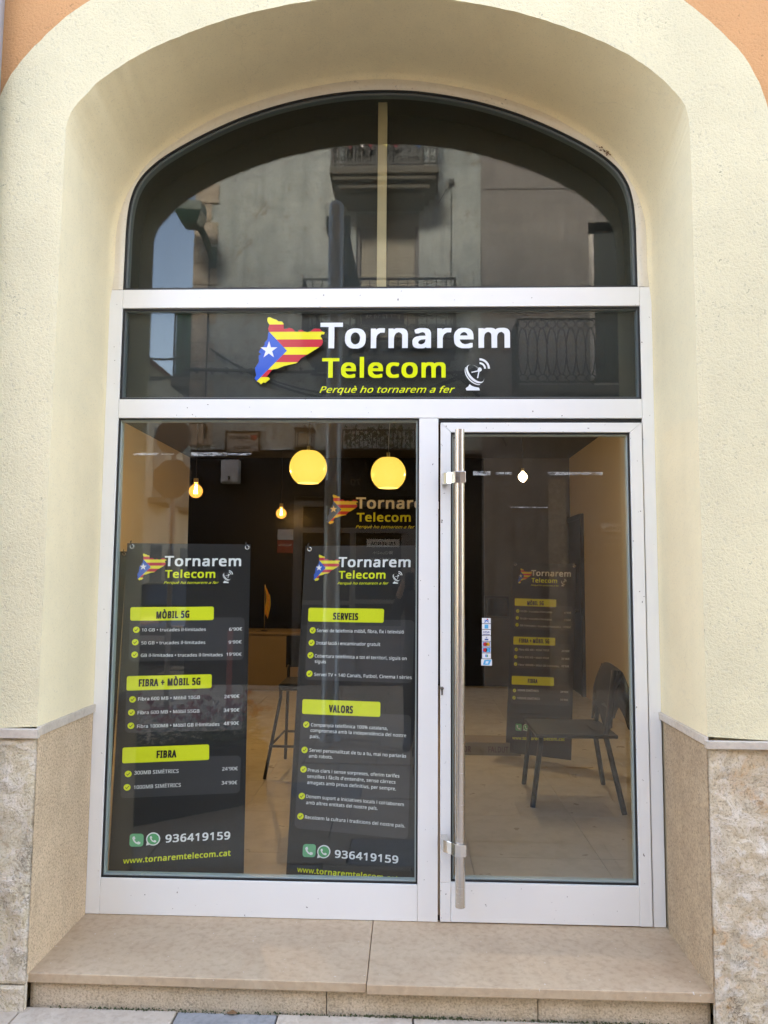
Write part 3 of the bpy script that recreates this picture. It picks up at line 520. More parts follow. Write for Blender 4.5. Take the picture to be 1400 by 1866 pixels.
v106;40 -2 65 -2 106 106 106 109 82 108 53 24 23 109 0 109 1 102
w161;32 -2 56 -1 76 63 80 80 104 -1 130 -2 160 106 160 109 137 109 117 29 92 109 69 109 48 44 46 29 44 29 42 40 24 109 2 109 2 104
x110;4 -2 28 -2 55 38 82 -2 106 -2 106 2 68 54 104 106 104 109 80 109 56 72 30 109 6 109 6 106 42 54 5 4
y106;10 -50 26 -50 35 -48 44 -42 54 -30 60 -17 103 96 106 104 106 109 83 109 54 26 46 50 24 108 0 109 0 104 43 0 37 -16 30 -27 24 -30 19 -32 2 -31 2 -48
z98;8 -2 90 -2 90 15 34 15 88 92 89 109 11 109 11 92 64 92 8 14
·57;26 56 35 56 39 58 43 64 44 73 42 79 39 84 34 86 22 85 17 82 15 78 14 66 16 62 20 58
È115;20 -2 104 -2 104 18 42 18 42 66 100 66 100 84 42 84 42 126 104 126 104 144 20 144/64 156 80 156 80 162 67 178 60 190 35 191 35 186 38 180
Ò160;72 -4 98 -2 111 2 122 8 132 18 139 27 144 40 148 54 148 76 147 92 144 104 138 118 132 126 120 138 111 142 93 146 76 147 59 145 50 142 40 137 28 127 22 118 16 103 13 88 12 74 13 54 16 38 24 22 34 10 43 4 56 -1|74 16 65 18 56 22 50 26 44 35 40 41 36 56 36 80 38 93 41 104 46 113 52 118 56 122 68 126 78 128 88 128 100 124 108 120 114 112 118 106 122 95 124 85 124 58 122 46 118 36 109 25 104 21 92 16/80 156 96 156 96 162 86 176 78 191 52 191 52 185 55 182 64 170
à116;38 -4 53 -4 64 -2 74 4 80 10 81 10 84 -2 100 -2 100 85 98 92 93 100 88 104 81 108 70 110 49 110 36 108 21 102 21 98 26 86 32 86 49 92 61 94 68 92 72 90 76 86 78 78 79 66 55 66 38 63 22 56 13 47 10 40 9 32 10 22 12 14 15 8 23 1|46 14 36 18 32 24 32 28 32 34 36 41 40 44 50 48 58 50 79 51 78 38 74 26 70 21 60 16 54 14/58 120 74 120 74 126 64 140 56 155 30 155 30 150 32 147 40 138
è117;58 -4 84 -2 102 3 102 22 98 22 85 17 75 15 65 14 52 17 44 22 38 29 36 36 34 49 107 49 106 74 104 84 99 93 88 104 76 110 66 111 55 111 45 110 34 105 30 102 23 95 17 86 12 72 11 60 11 46 12 34 16 24 22 14 26 9 36 2 48 -2|34 66 36 76 41 84 48 90 59 94 69 92 78 86 82 78 84 66/59 120 76 120 76 126 64 142 56 155 31 155 31 150 34 146 44 134
í55;17 -2 38 -2 38 109 17 109/15 120 32 120 57 146 60 150 60 155 34 155 26 140 15 126
ï55;17 -2 38 -2 38 109 17 109/5 125 14 125 19 128 20 132 20 142 17 146 12 148 6 148 2 146 -1 144 -2 142 -2 132 2 126/42 125 51 125 56 128 58 132 58 142 54 146 50 148 44 148 39 146 37 144 36 141 36 130 39 126
ò125;55 -4 74 -3 84 0 93 4 104 14 109 23 112 33 114 46 114 60 113 72 108 86 101 96 96 102 85 108 79 110 68 111 52 110 44 109 34 104 26 98 20 92 16 85 12 72 11 60 12 42 14 28 20 18 24 12 33 4 40 0|58 14 51 16 46 20 38 28 34 43 34 62 37 76 40 82 44 87 50 90 56 92 66 93 72 92 78 88 87 79 92 65 92 47 90 38 88 30 84 24 80 20 70 15/63 120 79 120 79 126 66 142 60 155 34 155 34 150 40 142
ó125;55 -4 74 -3 84 0 93 4 104 14 109 23 112 33 114 46 114 60 113 72 108 86 101 96 96 102 85 108 79 110 68 111 52 110 44 109 34 104 26 98 20 92 16 85 12 72 11 60 12 42 14 28 20 18 24 12 33 4 40 0|58 14 51 16 46 20 38 28 34 43 34 62 37 76 40 82 44 87 50 90 56 92 66 93 72 92 78 88 87 79 92 65 92 47 90 38 88 30 84 24 80 20 70 15/50 120 66 120 68 121 92 146 94 150 94 155 69 155 61 140 50 126
•79;33 47 46 47 50 48 56 50 60 54 63 62 64 79 62 88 56 96 48 99 34 100 26 98 21 94 16 85 16 66 18 58 21 53 24 50
€118;72 -4 92 -3 112 2 112 22 107 22 90 16 80 15 66 18 57 23 48 34 44 44 44 48 85 48 85 64 41 64 40 75 41 76 91 76 91 92 43 92 46 102 52 114 58 122 66 126 76 128 81 128 94 125 104 120 109 120 116 134 116 138 106 142 91 146 67 146 60 144 48 140 38 132 30 122 24 108 20 92 4 92 4 76 19 76 19 64 4 64 4 48 20 48 25 32 30 21 34 14 44 6 51 2 61 -2'''
GLYPHS['B'] = ''' 63;
.65;26 -8 42 -7 49 -3 51 2 52 16 50 22 47 26 39 29 26 29 22 28 16 24 14 19 15 0 18 -4
0126;54 -6 81 -6 88 -3 96 1 104 9 110 20 113 30 116 42 117 62 116 90 114 106 111 118 106 128 99 138 90 145 77 150 49 150 37 146 30 142 24 135 16 122 11 100 10 89 10 55 12 36 18 20 22 11 30 2 41 -4|64 18 54 22 46 31 42 42 40 65 40 86 44 106 50 117 54 122 62 125 65 125 72 122 76 118 80 112 84 98 87 78 86 58 82 36 77 26 72 22
1126;54 -4 83 -4 83 148 56 148 18 118 18 108 26 97 40 97 54 108
2126;10 -4 116 -4 116 20 52 20 94 64 103 76 108 85 110 99 110 122 104 134 94 143 84 148 74 150 48 150 38 148 28 144 20 140 12 133 12 123 20 112 33 112 40 118 50 123 58 125 62 125 70 122 76 116 80 108 80 104 76 91 66 76 10 20
3126;40 -6 73 -6 91 -2 100 4 106 10 110 14 114 24 115 30 115 52 113 59 107 68 102 72 95 76 104 82 109 92 111 104 110 123 104 135 95 144 86 148 73 150 42 149 24 144 10 135 10 125 18 114 32 114 36 118 48 123 62 126 73 121 78 116 80 109 79 102 76 98 72 93 64 89 52 86 31 86 31 62 60 61 68 59 76 56 80 51 84 42 83 34 80 28 70 21 56 18 46 18 35 21 22 26 9 26 9 1 22 -4
4126;73 -4 102 -4 102 28 122 28 122 53 102 53 102 148 72 148 4 52 4 28 73 28|40 53 43 58 73 100 73 53
5126;42 -6 72 -6 90 -2 96 2 106 10 112 22 115 34 115 58 112 68 108 76 98 85 86 90 68 92 46 92 48 122 105 122 105 148 22 148 16 82 16 71 24 66 38 66 50 68 60 68 70 65 77 61 80 57 83 52 85 45 83 35 78 28 72 22 62 18 48 18 36 22 25 27 12 27 12 2 24 -4
6126;54 -6 81 -6 96 -1 105 6 112 16 114 22 117 34 117 58 114 70 106 83 95 90 82 94 58 94 44 90 46 99 50 108 62 120 73 124 81 126 93 124 106 124 106 148 104 148 98 150 68 150 48 145 38 140 30 132 22 122 16 106 12 90 11 74 11 49 15 27 22 12 32 2 42 -4|64 18 57 21 50 28 44 38 41 49 44 58 52 65 58 69 66 71 77 67 82 62 86 53 88 42 85 33 80 25 70 19
7126;28 -4 59 -4 116 124 117 148 9 148 9 122 82 122 28 6
8126;51 -6 80 -6 96 -1 104 4 111 12 115 20 116 26 116 47 114 54 109 64 101 71 93 76 105 86 110 96 112 102 112 120 111 126 107 134 102 140 92 146 80 149 50 150 36 146 26 141 20 134 16 127 14 120 14 102 16 94 22 84 32 75 26 72 18 65 12 54 10 46 10 26 11 20 16 10 24 2 38 -4|61 17 51 20 46 24 41 30 40 35 41 43 46 50 51 55 60 60 65 59 77 52 84 46 87 38 86 31 80 23 70 18|64 90 54 96 48 102 44 110 46 116 51 122 62 126 68 125 76 122 79 118 82 112 81 105 78 100 72 94
9126;32 -6 66 -6 78 -2 84 1 92 6 100 15 108 27 112 38 116 64 116 97 114 110 109 124 103 134 96 140 83 148 74 150 49 150 36 146 27 141 22 136 16 129 12 120 10 106 11 80 15 68 24 58 34 52 47 49 68 49 77 50 84 53 82 46 77 36 72 29 64 22 56 19 45 17 34 20 20 20 20 -4|60 72 50 76 46 80 41 89 40 102 43 112 47 118 52 122 56 124 64 125 72 122 80 114 84 103 86 93 82 84 76 78 68 74
A139;0 -4 30 -4 48 40 92 40 109 -4 140 -4 140 5 84 148 56 148 0 6|58 65 57 66 70 100 70 100 83 65
C138;74 -6 106 -6 126 -1 127 24 114 24 98 20 85 18 71 22 60 28 52 38 47 50 44 59 44 76 46 92 51 102 58 111 66 118 78 123 90 124 99 122 112 117 126 117 132 132 132 142 121 146 102 150 72 150 52 145 40 138 29 128 22 118 16 106 12 86 12 56 16 38 24 20 28 14 41 2 58 -4
D157;20 -4 77 -4 94 -2 104 0 117 6 124 12 132 20 140 32 144 48 146 61 146 90 142 108 138 116 130 128 120 136 104 144 88 147 20 148|50 20 50 123 70 123 84 120 94 116 100 111 106 105 112 94 115 76 114 65 112 52 107 42 102 35 92 28 83 24 72 21
E123;20 -4 112 -4 112 20 50 20 50 62 108 62 108 87 50 87 50 123 112 123 112 148 20 148
F115;20 -4 50 -4 50 56 108 56 108 81 50 81 50 123 112 123 112 148 20 148
I79;8 -4 72 -4 72 15 55 18 55 124 72 128 72 148 8 148 8 128 25 124 25 18 8 15
J66;-7 -42 17 -42 30 -39 35 -36 42 -30 46 -19 48 -8 48 148 18 148 18 1 16 -10 8 -16 6 -17 -16 -16 -16 -40
L116;20 -4 112 -4 112 20 50 20 50 148 20 148
M193;20 -4 48 -4 48 87 82 -4 110 -4 144 87 144 -4 174 -4 174 148 136 147 97 46 96 46 58 148 20 148
N163;20 -4 48 -4 48 94 112 -4 145 -4 145 148 116 148 116 49 53 147 20 148
O168;72 -6 106 -6 116 -2 126 2 136 9 142 17 150 30 154 43 156 64 156 88 154 98 150 114 142 127 133 136 119 145 110 148 92 150 68 150 57 148 42 141 28 130 22 122 18 110 14 98 12 77 12 56 16 37 21 24 28 14 34 8 43 2 56 -4|82 18 73 20 64 25 58 29 52 38 46 54 44 66 44 78 48 98 54 110 62 118 70 122 81 124 88 124 100 121 108 116 114 110 120 100 123 90 125 78 125 66 120 45 118 38 112 31 106 26 98 22 90 19
Q168;111 -38 148 -38 148 -29 121 0 128 4 138 12 146 22 152 36 156 52 156 64 156 88 152 106 146 121 140 129 133 136 119 145 110 148 92 150 68 150 57 148 42 141 34 136 28 130 22 122 18 110 14 95 12 77 12 56 16 37 20 26 25 18 38 5 48 -1 58 -4 72 -6 84 -6|82 18 73 20 64 25 58 29 52 38 46 54 44 66 44 78 48 98 54 110 62 118 70 122 81 124 88 124 100 121 108 116 114 110 120 100 123 90 125 78 125 66 120 45 118 38 112 31 106 26 98 22 90 19
R136;20 -4 50 -4 50 54 66 54 67 54 100 -4 134 -4 134 5 132 7 99 60 100 62 112 69 116 74 121 83 123 92 123 113 120 124 114 134 106 141 96 145 80 148 20 148|50 79 50 123 64 123 74 122 83 118 88 113 92 106 92 99 89 91 84 86 80 82 70 80
S121;41 -6 68 -6 83 -4 98 4 106 11 110 17 112 28 112 49 110 57 106 65 100 70 90 77 61 89 50 95 45 101 42 108 45 115 48 119 54 122 62 124 75 123 90 118 104 118 109 132 109 142 98 146 84 149 46 149 38 147 29 143 18 134 15 128 12 116 12 100 14 90 18 82 26 74 33 68 60 58 73 51 78 46 82 39 81 32 74 24 69 21 60 18 52 18 40 20 23 26 10 26 10 0 24 -4
T123;46 -4 77 -4 77 123 122 123 122 148 2 148 2 123 46 123
U158;69 -6 90 -6 109 -3 122 4 128 9 134 19 139 32 140 45 140 148 110 148 110 50 110 44 106 34 98 25 92 21 82 18 76 18 68 20 61 24 53 33 50 40 48 52 48 148 18 148 18 44 21 26 26 16 28 12 40 2 50 -4
V131;51 -4 82 -4 132 137 132 148 101 148 66 48 31 148 0 148 0 138 2 134
a124;38 -6 66 -6 74 -4 82 1 82 0 84 -4 108 -4 108 85 106 92 103 100 98 106 92 110 78 114 49 114 36 111 21 104 21 95 26 82 40 82 54 88 64 90 70 88 76 83 78 74 79 69 48 68 28 63 20 58 13 50 10 42 9 34 10 19 12 11 15 5 23 -2|52 18 44 21 40 26 40 31 44 38 48 42 58 46 79 48 77 34 74 28 70 24 60 18
c107;56 -6 84 -6 91 -4 100 0 100 24 88 24 78 20 68 18 58 20 53 24 47 30 43 40 42 50 42 62 44 72 48 79 56 86 62 88 69 89 84 84 96 84 102 98 102 108 98 110 78 114 57 114 42 111 34 108 27 102 22 96 15 84 12 69 11 44 12 30 17 18 23 8 32 1 40 -4
e124;58 -6 88 -6 100 -4 110 0 110 25 98 25 85 20 75 18 68 18 62 20 55 23 50 28 44 36 42 45 42 46 115 46 114 74 110 90 107 96 99 105 88 111 82 113 74 114 50 114 44 112 34 108 30 104 22 96 17 88 12 75 11 62 12 38 14 24 18 17 24 8 36 0 48 -5|44 69 44 73 49 81 54 86 64 90 69 89 75 86 80 80 84 70 84 69
l63;17 -4 46 -4 46 157 17 157
m198;17 -4 46 -4 46 54 48 68 50 76 54 82 61 88 67 90 71 90 78 86 82 82 85 72 86 -4 115 -4 115 62 116 68 118 76 122 82 126 86 136 90 141 89 146 86 152 79 154 72 154 -4 183 -4 183 82 181 93 178 100 169 109 162 112 150 114 124 113 114 110 107 104 100 110 96 112 83 114 59 114 49 110 45 108 44 108 44 112 17 112
n135;17 -4 46 -4 46 52 48 67 54 80 60 86 69 90 74 90 82 86 87 80 90 74 90 -4 120 -4 120 81 116 97 108 106 104 109 97 112 84 114 60 114 52 112 45 107 44 107 44 112 17 112
o132;55 -6 82 -6 89 -4 98 0 105 4 112 12 117 20 120 30 122 43 122 63 121 76 118 85 113 94 108 101 99 108 87 112 76 114 57 114 40 110 30 104 24 100 18 90 14 82 11 64 11 43 13 30 16 23 22 12 32 2 40 -3|66 18 58 20 49 28 44 36 42 50 42 64 46 76 52 84 58 88 64 90 68 90 75 88 83 82 89 72 92 58 90 41 86 29 78 22
r94;17 -4 46 -4 46 54 49 68 54 77 60 82 67 87 72 88 90 88 92 104 92 113 84 114 60 114 50 110 44 105 44 112 17 112
t83;46 -6 67 -6 80 -4 80 19 58 18 51 24 49 28 48 34 48 90 79 90 79 112 48 112 48 136 26 136 19 114 3 107 3 90 18 90 18 20 20 11 25 3 30 -2 38 -5
u135;49 -6 76 -6 85 -4 91 0 92 -4 119 -4 119 112 89 112 89 47 88 40 85 31 80 24 73 20 66 18 59 18 54 21 49 26 46 34 46 42 46 112 16 112 16 25 18 15 23 6 30 0 38 -4'''
GLYPHS['C'] = ''' 82;
+144;50 16 96 16 96 57 136 57 136 84 96 84 96 126 50 126 50 84 10 84 10 57 50 57
5144;42 -8 88 -8 104 -6 112 -2 120 3 129 14 132 20 135 32 135 60 132 70 128 78 118 87 106 92 88 94 66 94 68 120 125 120 125 150 22 150 16 84 16 69 24 64 58 64 64 65 66 64 77 59 82 52 84 46 83 37 78 30 72 24 66 22 56 24 45 29 12 29 12 0 24 -6
A158;0 -6 50 -6 68 38 92 38 109 -6 160 -6 160 7 104 150 56 150 0 8
B160;20 -6 113 -6 128 -2 138 4 144 9 148 16 151 26 152 52 148 66 140 74 136 76 144 86 146 96 146 124 144 131 137 139 125 146 116 148 102 150 20 150|70 22 70 60 80 60 90 56 96 50 99 45 100 41 96 34 92 28 88 26 76 22|70 89 70 121 78 120 88 116 92 112 95 107 95 104 92 98 90 94 84 92
E141;20 -6 132 -6 132 22 70 22 70 60 128 60 128 89 70 89 70 121 132 121 132 150 20 150
F133;20 -6 70 -6 70 54 128 54 128 83 70 83 70 121 132 121 132 150 20 150
G175;76 -8 130 -8 150 -5 163 -1 163 82 82 82 82 53 113 53 113 24 104 22 92 24 84 28 76 36 68 48 64 68 64 82 69 96 74 103 82 112 92 118 100 121 110 120 122 114 154 114 161 130 161 144 146 148 128 152 78 152 67 150 54 146 39 138 30 130 21 118 14 98 12 78 14 47 16 36 20 26 28 12 36 6 44 0 60 -6
I97;8 -6 92 -6 92 17 75 20 75 122 92 126 92 150 8 150 8 126 25 122 25 20 8 17
L134;20 -6 132 -6 132 22 70 22 70 150 20 150
M211;20 -6 68 -6 68 32 82 -6 130 -6 144 32 144 -6 194 -6 194 150 136 150 107 74 78 150 20 150
O186;72 -8 116 -8 126 -8 136 -4 146 0 156 7 162 15 170 28 174 44 176 62 176 90 172 108 166 123 160 131 153 138 139 147 130 150 112 152 76 152 57 150 42 143 34 138 26 128 19 116 14 100 12 79 13 50 18 28 28 12 38 3 50 -4 63 -8|94 22 84 27 78 31 72 40 66 56 64 76 68 96 74 108 84 116 94 121 100 120 108 114 114 108 118 102 123 88 125 76 125 68 122 52 118 42 114 36 104 26
R154;20 -6 70 -6 70 46 100 -6 154 -6 154 7 121 60 122 61 132 67 136 72 141 81 143 90 143 115 142 121 138 132 130 140 124 144 116 147 100 150 20 150|70 82 70 120 72 120 84 115 90 108 92 101 89 93 84 88 80 84
S140;41 -8 88 -8 103 -6 118 2 124 6 128 13 132 26 132 51 130 59 126 67 120 72 110 79 75 94 66 102 63 108 66 115 74 120 80 120 90 116 124 116 129 130 129 144 118 148 99 152 50 152 40 150 29 145 18 136 15 130 12 118 12 98 14 88 18 80 26 72 33 66 60 56 73 49 78 44 82 38 82 36 79 30 74 26 66 22 58 23 43 28 10 28 10 -2 24 -6
V150;51 -6 102 -6 152 135 152 150 101 150 76 78 75 80 51 150 0 150 0 136
Ò186;72 -8 122 -8 132 -6 146 0 157 8 167 22 172 36 176 49 176 62 176 90 174 100 170 116 162 129 153 138 139 147 124 150 124 166 114 181 106 196 52 196 52 180 64 166 79 152 68 152 57 150 42 143 34 138 28 132 22 124 18 112 14 97 12 79 13 50 16 35 21 22 28 12 34 6 43 0 56 -6|94 22 84 27 78 31 72 40 66 56 64 76 68 96 74 108 84 116 94 121 100 120 108 114 114 108 118 102 123 88 125 76 125 68 122 52 118 42 114 36 104 26'''
# ------------------------------------------------------------------ the shop's own building
XC = -0.19
def crom(P, per=14):
    out = []
    for i in range(len(P) - 1):
        p0 = P[max(i - 1, 0)]; p1 = P[i]; p2 = P[i + 1]; p3 = P[min(i + 2, len(P) - 1)]
        if i == 1: p0 = (p1[0], p1[1] - math.hypot(p2[0] - p1[0], p2[1] - p1[1]))
        if i + 2 >= len(P): p3 = (-P[-2][0], P[-2][1])
        for k in range(per):
            t = k / per
            if i == 0: out.append((p1[0] + (p2[0] - p1[0]) * t, p1[1] + (p2[1] - p1[1]) * t)); continue
            a = [.5 * (2 * p1[j] + (p2[j] - p0[j]) * t + (2 * p0[j] - 5 * p1[j] + 4 * p2[j] - p3[j]) * t * t + (-p0[j] + 3 * p1[j] - 3 * p2[j] + p3[j]) * t ** 3) for j in (0, 1)]
            out.append(tuple(a))
    out.append(P[-1]); return out
def arch(P):      # half profile (half width, z) from the foot to the crown -> full profile, left to right
    h = crom(P); return [(XC - x, z) for x, z in h] + [(XC + x, z) for x, z in reversed(h[:-1])]
REVEAL_O = [(1.213,.871),(1.213,3.15),(1.198,3.234),(1.155,3.300),(1.07,3.388),(.94,3.476),(.81,3.540),(.615,3.615),(.45,3.660),(.24,3.697),(0,3.71)]
REVEAL_I = [(1.212,.871),(1.212,2.94),(1.203,3.046),(1.165,3.168),(1.085,3.305),(.985,3.398),(.80,3.522),(.61,3.605),(.42,3.663),(.20,3.706),(0,3.72)]
BAND = [(1.55,.856),(1.545,2.95),(1.535,3.08),(1.515,3.2),(1.485,3.31),(1.435,3.42),(1.335,3.545),(1.17,3.695),(.9,3.845),(.5,3.98),(0,4.05)]
GLASS = [(1.155,2.7155),(1.153,2.98),(1.142,3.12),(1.11,3.22),(1.05,3.297),(.955,3.37),(.80,3.457),(.62,3.538),(.42,3.601),(.2,3.643),(0,3.655)]
D = .48
bld = thing('shop_building', 'cream and salmon rendered building with a deep arched opening around the shop window', 'building', (XC, 0, 0))
ro, ri, bd = arch(REVEAL_O), arch(REVEAL_I), arch(BAND); n = len(ro)
ro = [(x + .0022 * noise.noise(Vector((x * 23, z * 23, 1))) + .0015 * noise.noise(Vector((x * 70, z * 70, 5))), z + .0022 * noise.noise(Vector((x * 23, z * 23, 7)))) for x, z in ro]
bd = [(x + .003 * noise.noise(Vector((x * 20, z * 20, 3))), z + .003 * noise.noise(Vector((x * 20, z * 20, 9)))) for x, z in bd]
# surround
m = MB(); K = 6
rows = [[(a[0] + (b[0] - a[0]) * k / K, -D, a[1] + (b[1] - a[1]) * k / K) for a, b in zip(ro, bd)] for k in range(K + 1)]
rows.append([(b[0], -D + .05, b[1]) for b in bd])
m.add([p for r in rows for p in r], [(j * n + i, j * n + i + 1, (j + 1) * n + i + 1, (j + 1) * n + i) for j in range(K + 1) for i in range(n - 1)])
m.build('arch_surround', 'cream_stucco', bld)
# reveal, turning softly into the rim
m = MB(); rows = []
for t, y in ((0, -D), (.04, -D + .012), (.25, -.36), (.5, -.24), (.75, -.12), (.95, -.03), (1, -.012), (1, 0)):
    s = 0 if y < -.012 else (.004 if y < 0 else .016)
    row = []
    for a, b in zip(ro, ri):
        x = a[0] + (b[0] - a[0]) * t; z = a[1] + (b[1] - a[1]) * t
        if z > 2.7: d = Vector((XC - x, 2.7 - z)).normalized() * s; x += d.x; z += d.y
        row.append((x, y, z))
    rows.append(row)
m.add([p for r in rows for p in r], [(j * n + i, j * n + i + 1, (j + 1) * n + i + 1, (j + 1) * n + i) for j in range(len(rows) - 1) for i in range(n - 1)])
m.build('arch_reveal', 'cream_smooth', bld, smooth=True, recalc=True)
# pale rim between reveal and lunette
gi = arch(GLASS); rim_o = arch([(max(0, x - .004), max(z, 2.7155)) for x, z in REVEAL_I][:1] + [(1.21, 2.94)] + [(x, z) for x, z in REVEAL_I[2:]])
m = MB(); N = len(gi)
oo = [(x, 0.0015, max(z, 2.7155)) for x, z in rim_o]; mid = [((x + a[0]) / 2, -.001, (max(z, 2.7155) + a[1]) / 2) for (x, z), a in zip(rim_o, gi)]
ii = [(x, 0, z) for x, z in gi]; bb = [(x, .05, z) for x, z in gi]
m.add(oo + mid + ii + bb, [(j * N + i, j * N + i + 1, (j + 1) * N + i + 1, (j + 1) * N + i) for j in range(3) for i in range(N - 1)])
m.build('arch_rim', 'rim_paint', bld, smooth=True)
# salmon wall outside the band, and the mass of the house above and beside
m = MB(); W0, W1, H0 = -16, 14, 10.35; yw = -D + .012
bi = [(XC + (x - XC) * .985, z - .01) for x, z in bd]
out = []
for x, z in bi:
    if z < 3.0: out.append((W0 if x < XC else W1, z))
    else:
        t = (x - XC) / 1.55; out.append((W0 + (W1 - W0) * (t + 1) / 2, H0))
out[0] = (W0, bi[0][1]); out[-1] = (W1, bi[-1][1])
m.add([(x, yw, z) for x, z in bi] + [(x, yw, z) for x, z in out], [(i, i + 1, n + i + 1, n + i) for i in range(n - 1)])
m.build('upper_wall', 'orange_stucco', bld)
m = MB(); m.box(W0, W1, yw + .01, 9, H0, H0 + .25); m.build('roof', 'slab_concrete', bld)
m = MB(); m.box(W0, W1, 8.8, 9, -.2, H0 - .01); m.box(W0, W0 + .2, yw + .01, 8.79, -.2, H0 - .01); m.box(W1 - .2, W1, yw + .01, 8.79, -.2, H0 - .01)
m.box(W0 + .21, W1 - .21, .02, 8.79, 3.9, 4.1); m.build('rear_walls', 'orange_stucco', bld)
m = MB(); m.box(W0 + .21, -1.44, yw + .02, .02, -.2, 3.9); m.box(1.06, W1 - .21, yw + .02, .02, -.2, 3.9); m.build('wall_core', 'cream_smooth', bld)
def rough_block(name, x0, x1, z0, z1, y, amp, mat, parent, seed, cell=.011, depth=.03):
    nx, nzz = max(2, int((x1 - x0) / cell)), max(2, int((z1 - z0) / cell)); vs = []
    for j in range(nzz + 1):
        for i in range(nx + 1):
            u, w = i / nx, j / nzz; x = x0 + (x1 - x0) * u; z = z0 + (z1 - z0) * w
            e = min(u * (x1 - x0), (1 - u) * (x1 - x0), w * (z1 - z0), (1 - w) * (z1 - z0)); k = min(1, e / .02)
            q = Vector((x * 5 + seed, z * 5, seed)); h = noise.fractal(q, 1.0, 2.1, 5) * .9 + abs(noise.noise(q * 2.3)) * .7 - .2
            d = noise.noise(q * .7 + Vector((9, 3, 1))); h -= max(0, d - .15) * 1.6
            vs.append((x, y - amp * 1.3 * h * k + .006 * (1 - k) ** 2, z))
    m = MB(); m.add(vs, [(j * (nx + 1) + i, j * (nx + 1) + i + 1, (j + 1) * (nx + 1) + i + 1, (j + 1) * (nx + 1) + i) for j in range(nzz) for i in range(nx)])
    m.box(x0, x1, y + .012, y + depth, z0, z1)
    return m.build(name, mat, parent, smooth=False, recalc=False)
JL, JR = XC - 1.213, XC + 1.213
for x0, x1, z0, z1, mat, sd in ((-2.6, JL, -.028, .830, 'rough_limestone_pale', 3.1), (-2.6, JL - .004, -.16, -.034, 'rough_limestone_pale', 5.7), (JR + .002, 2.4, -.16, .832, 'rough_limestone', 8.3),
                                (-4.6, -2.606, -.16, .830, 'rough_limestone_pale', 1.1), (2.406, 4.4, -.16, .832, 'rough_limestone', 2.2)):
    rough_block('dado_stone', x0, x1, z0, z1, -D - .008, .011, mat, bld, sd, cell=.011 if x0 > -3 and x1 < 3 else .06)
# dado panels inside the reveal
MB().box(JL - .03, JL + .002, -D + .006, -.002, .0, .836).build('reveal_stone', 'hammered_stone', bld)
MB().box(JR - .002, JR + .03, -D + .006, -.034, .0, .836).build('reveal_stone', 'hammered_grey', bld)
MB().box(JR + .003, JR + .03, -.033, -.001, .0, .836).build('reveal_fillet', 'desk_wood', bld)
# ledge
MB().box(-2.6, JL + .012, -D - .024, -D - .001, .833, .865).build('ledge', 'ledge_marble', bld, bevel=.0015)
MB().box(JL - .004, JL + .012, -D, -.001, .838, .871).build('ledge', 'ledge_marble', bld, bevel=.0015)
MB().box(JR - .012, 2.4, -D - .024, -D - .001, .834, .860).build('ledge', 'ledge_marble', bld, bevel=.0015)
MB().box(JR - .012, JR + .004, -D, -.001, .842, .871).build('ledge', 'ledge_marble', bld, bevel=.0015)
# drainpipe
dp = thing('drainpipe', 'grey metal drainpipe running up the left edge of the salmon wall', 'drainpipe', (-1.702, -.53, 0))
MB().tube([(-1.702, -.53, -.1), (-1.702, -.53, 9)], .050, 24).build('pipe', 'zinc_pipe', dp, smooth=True)
for z in (1.9, 4.2): MB().tube([(-1.702, -.53, z), (-1.702, -.53, z + .03)], .056, 24).build('clamp', 'zinc_pipe', dp)

# ------------------------------------------------------------------ doorstep
st = thing('doorstep', 'beige marble doorstep of two long slabs on a hammered stone riser below the shopfront', 'step', (XC, -.25, 0))
def slab(x0, x1, ya, yb, front_in):
    v = [(x0, ya), (x1, yb), (x1, .06), (x0, .06)]
    m = MB(); m.add([(x, y, -.034) for x, y in v] + [(x, y, 0) for x, y in v], [(3, 2, 1, 0), (4, 5, 6, 7), (0, 1, 5, 4), (1, 2, 6, 5), (2, 3, 7, 6), (3, 0, 4, 7)])
    return m
slab(JL - .012, -.1850, -.462, -.470, 0).build('step_slab', 'step_marble', st, bevel=.003)
slab(-.1825, JR + .010, -.480, -.474, 0).build('step_slab', 'step_marble', st, bevel=.003)
for x0, x1, sd in ((JL - .002, -.330, 2), (-.327, .42, 4), (.423, JR, 6)):
    rough_block('riser_stone', x0, x1, -.16, -.034, -.442, .003, 'riser_stone', st, sd, cell=.012, depth=.1)

# ------------------------------------------------------------------ ground
gr = MB().box(-60, 60, -60, 40, -.40, -.19).build('ground', 'asphalt'); tag(gr, kind='structure')
pv = MB().box(-9, 9, -2.44, -.30, -.188, -.134).build('pavement', 'paving_joint'); tag(pv, kind='structure')
y = -.452; k = 0
rowsp = [(-.452, -.86), (-.864, -1.26), (-1.264, -1.66), (-1.664, -2.05), (-2.054, -2.43)]
for ri_, (ya, yb) in enumerate(rowsp):
    if ri_ == 0: xs = [-3.2, -2.3, -1.42, -.86, -.50, -.02, .62, 1.03, 1.6, 2.3, 3.2]
    else:
        xs = [-3.4 + random.uniform(0, .3)]
        while xs[-1] < 3.3: xs.append(xs[-1] + random.uniform(.5, .8))
    for i in range(len(xs) - 1):
        zt = -.1215 + random.uniform(-.003, .003)
        blue = (ri_ == 0 and i == 3) or (ri_ > 0 and random.random() < .15)
        o = MB().box(xs[i] + .003, xs[i + 1] - .003, ya, yb, -.145, zt).build('paving_slab', 'pavement_blue' if blue else 'pavement_pink', pv, bevel=.004)
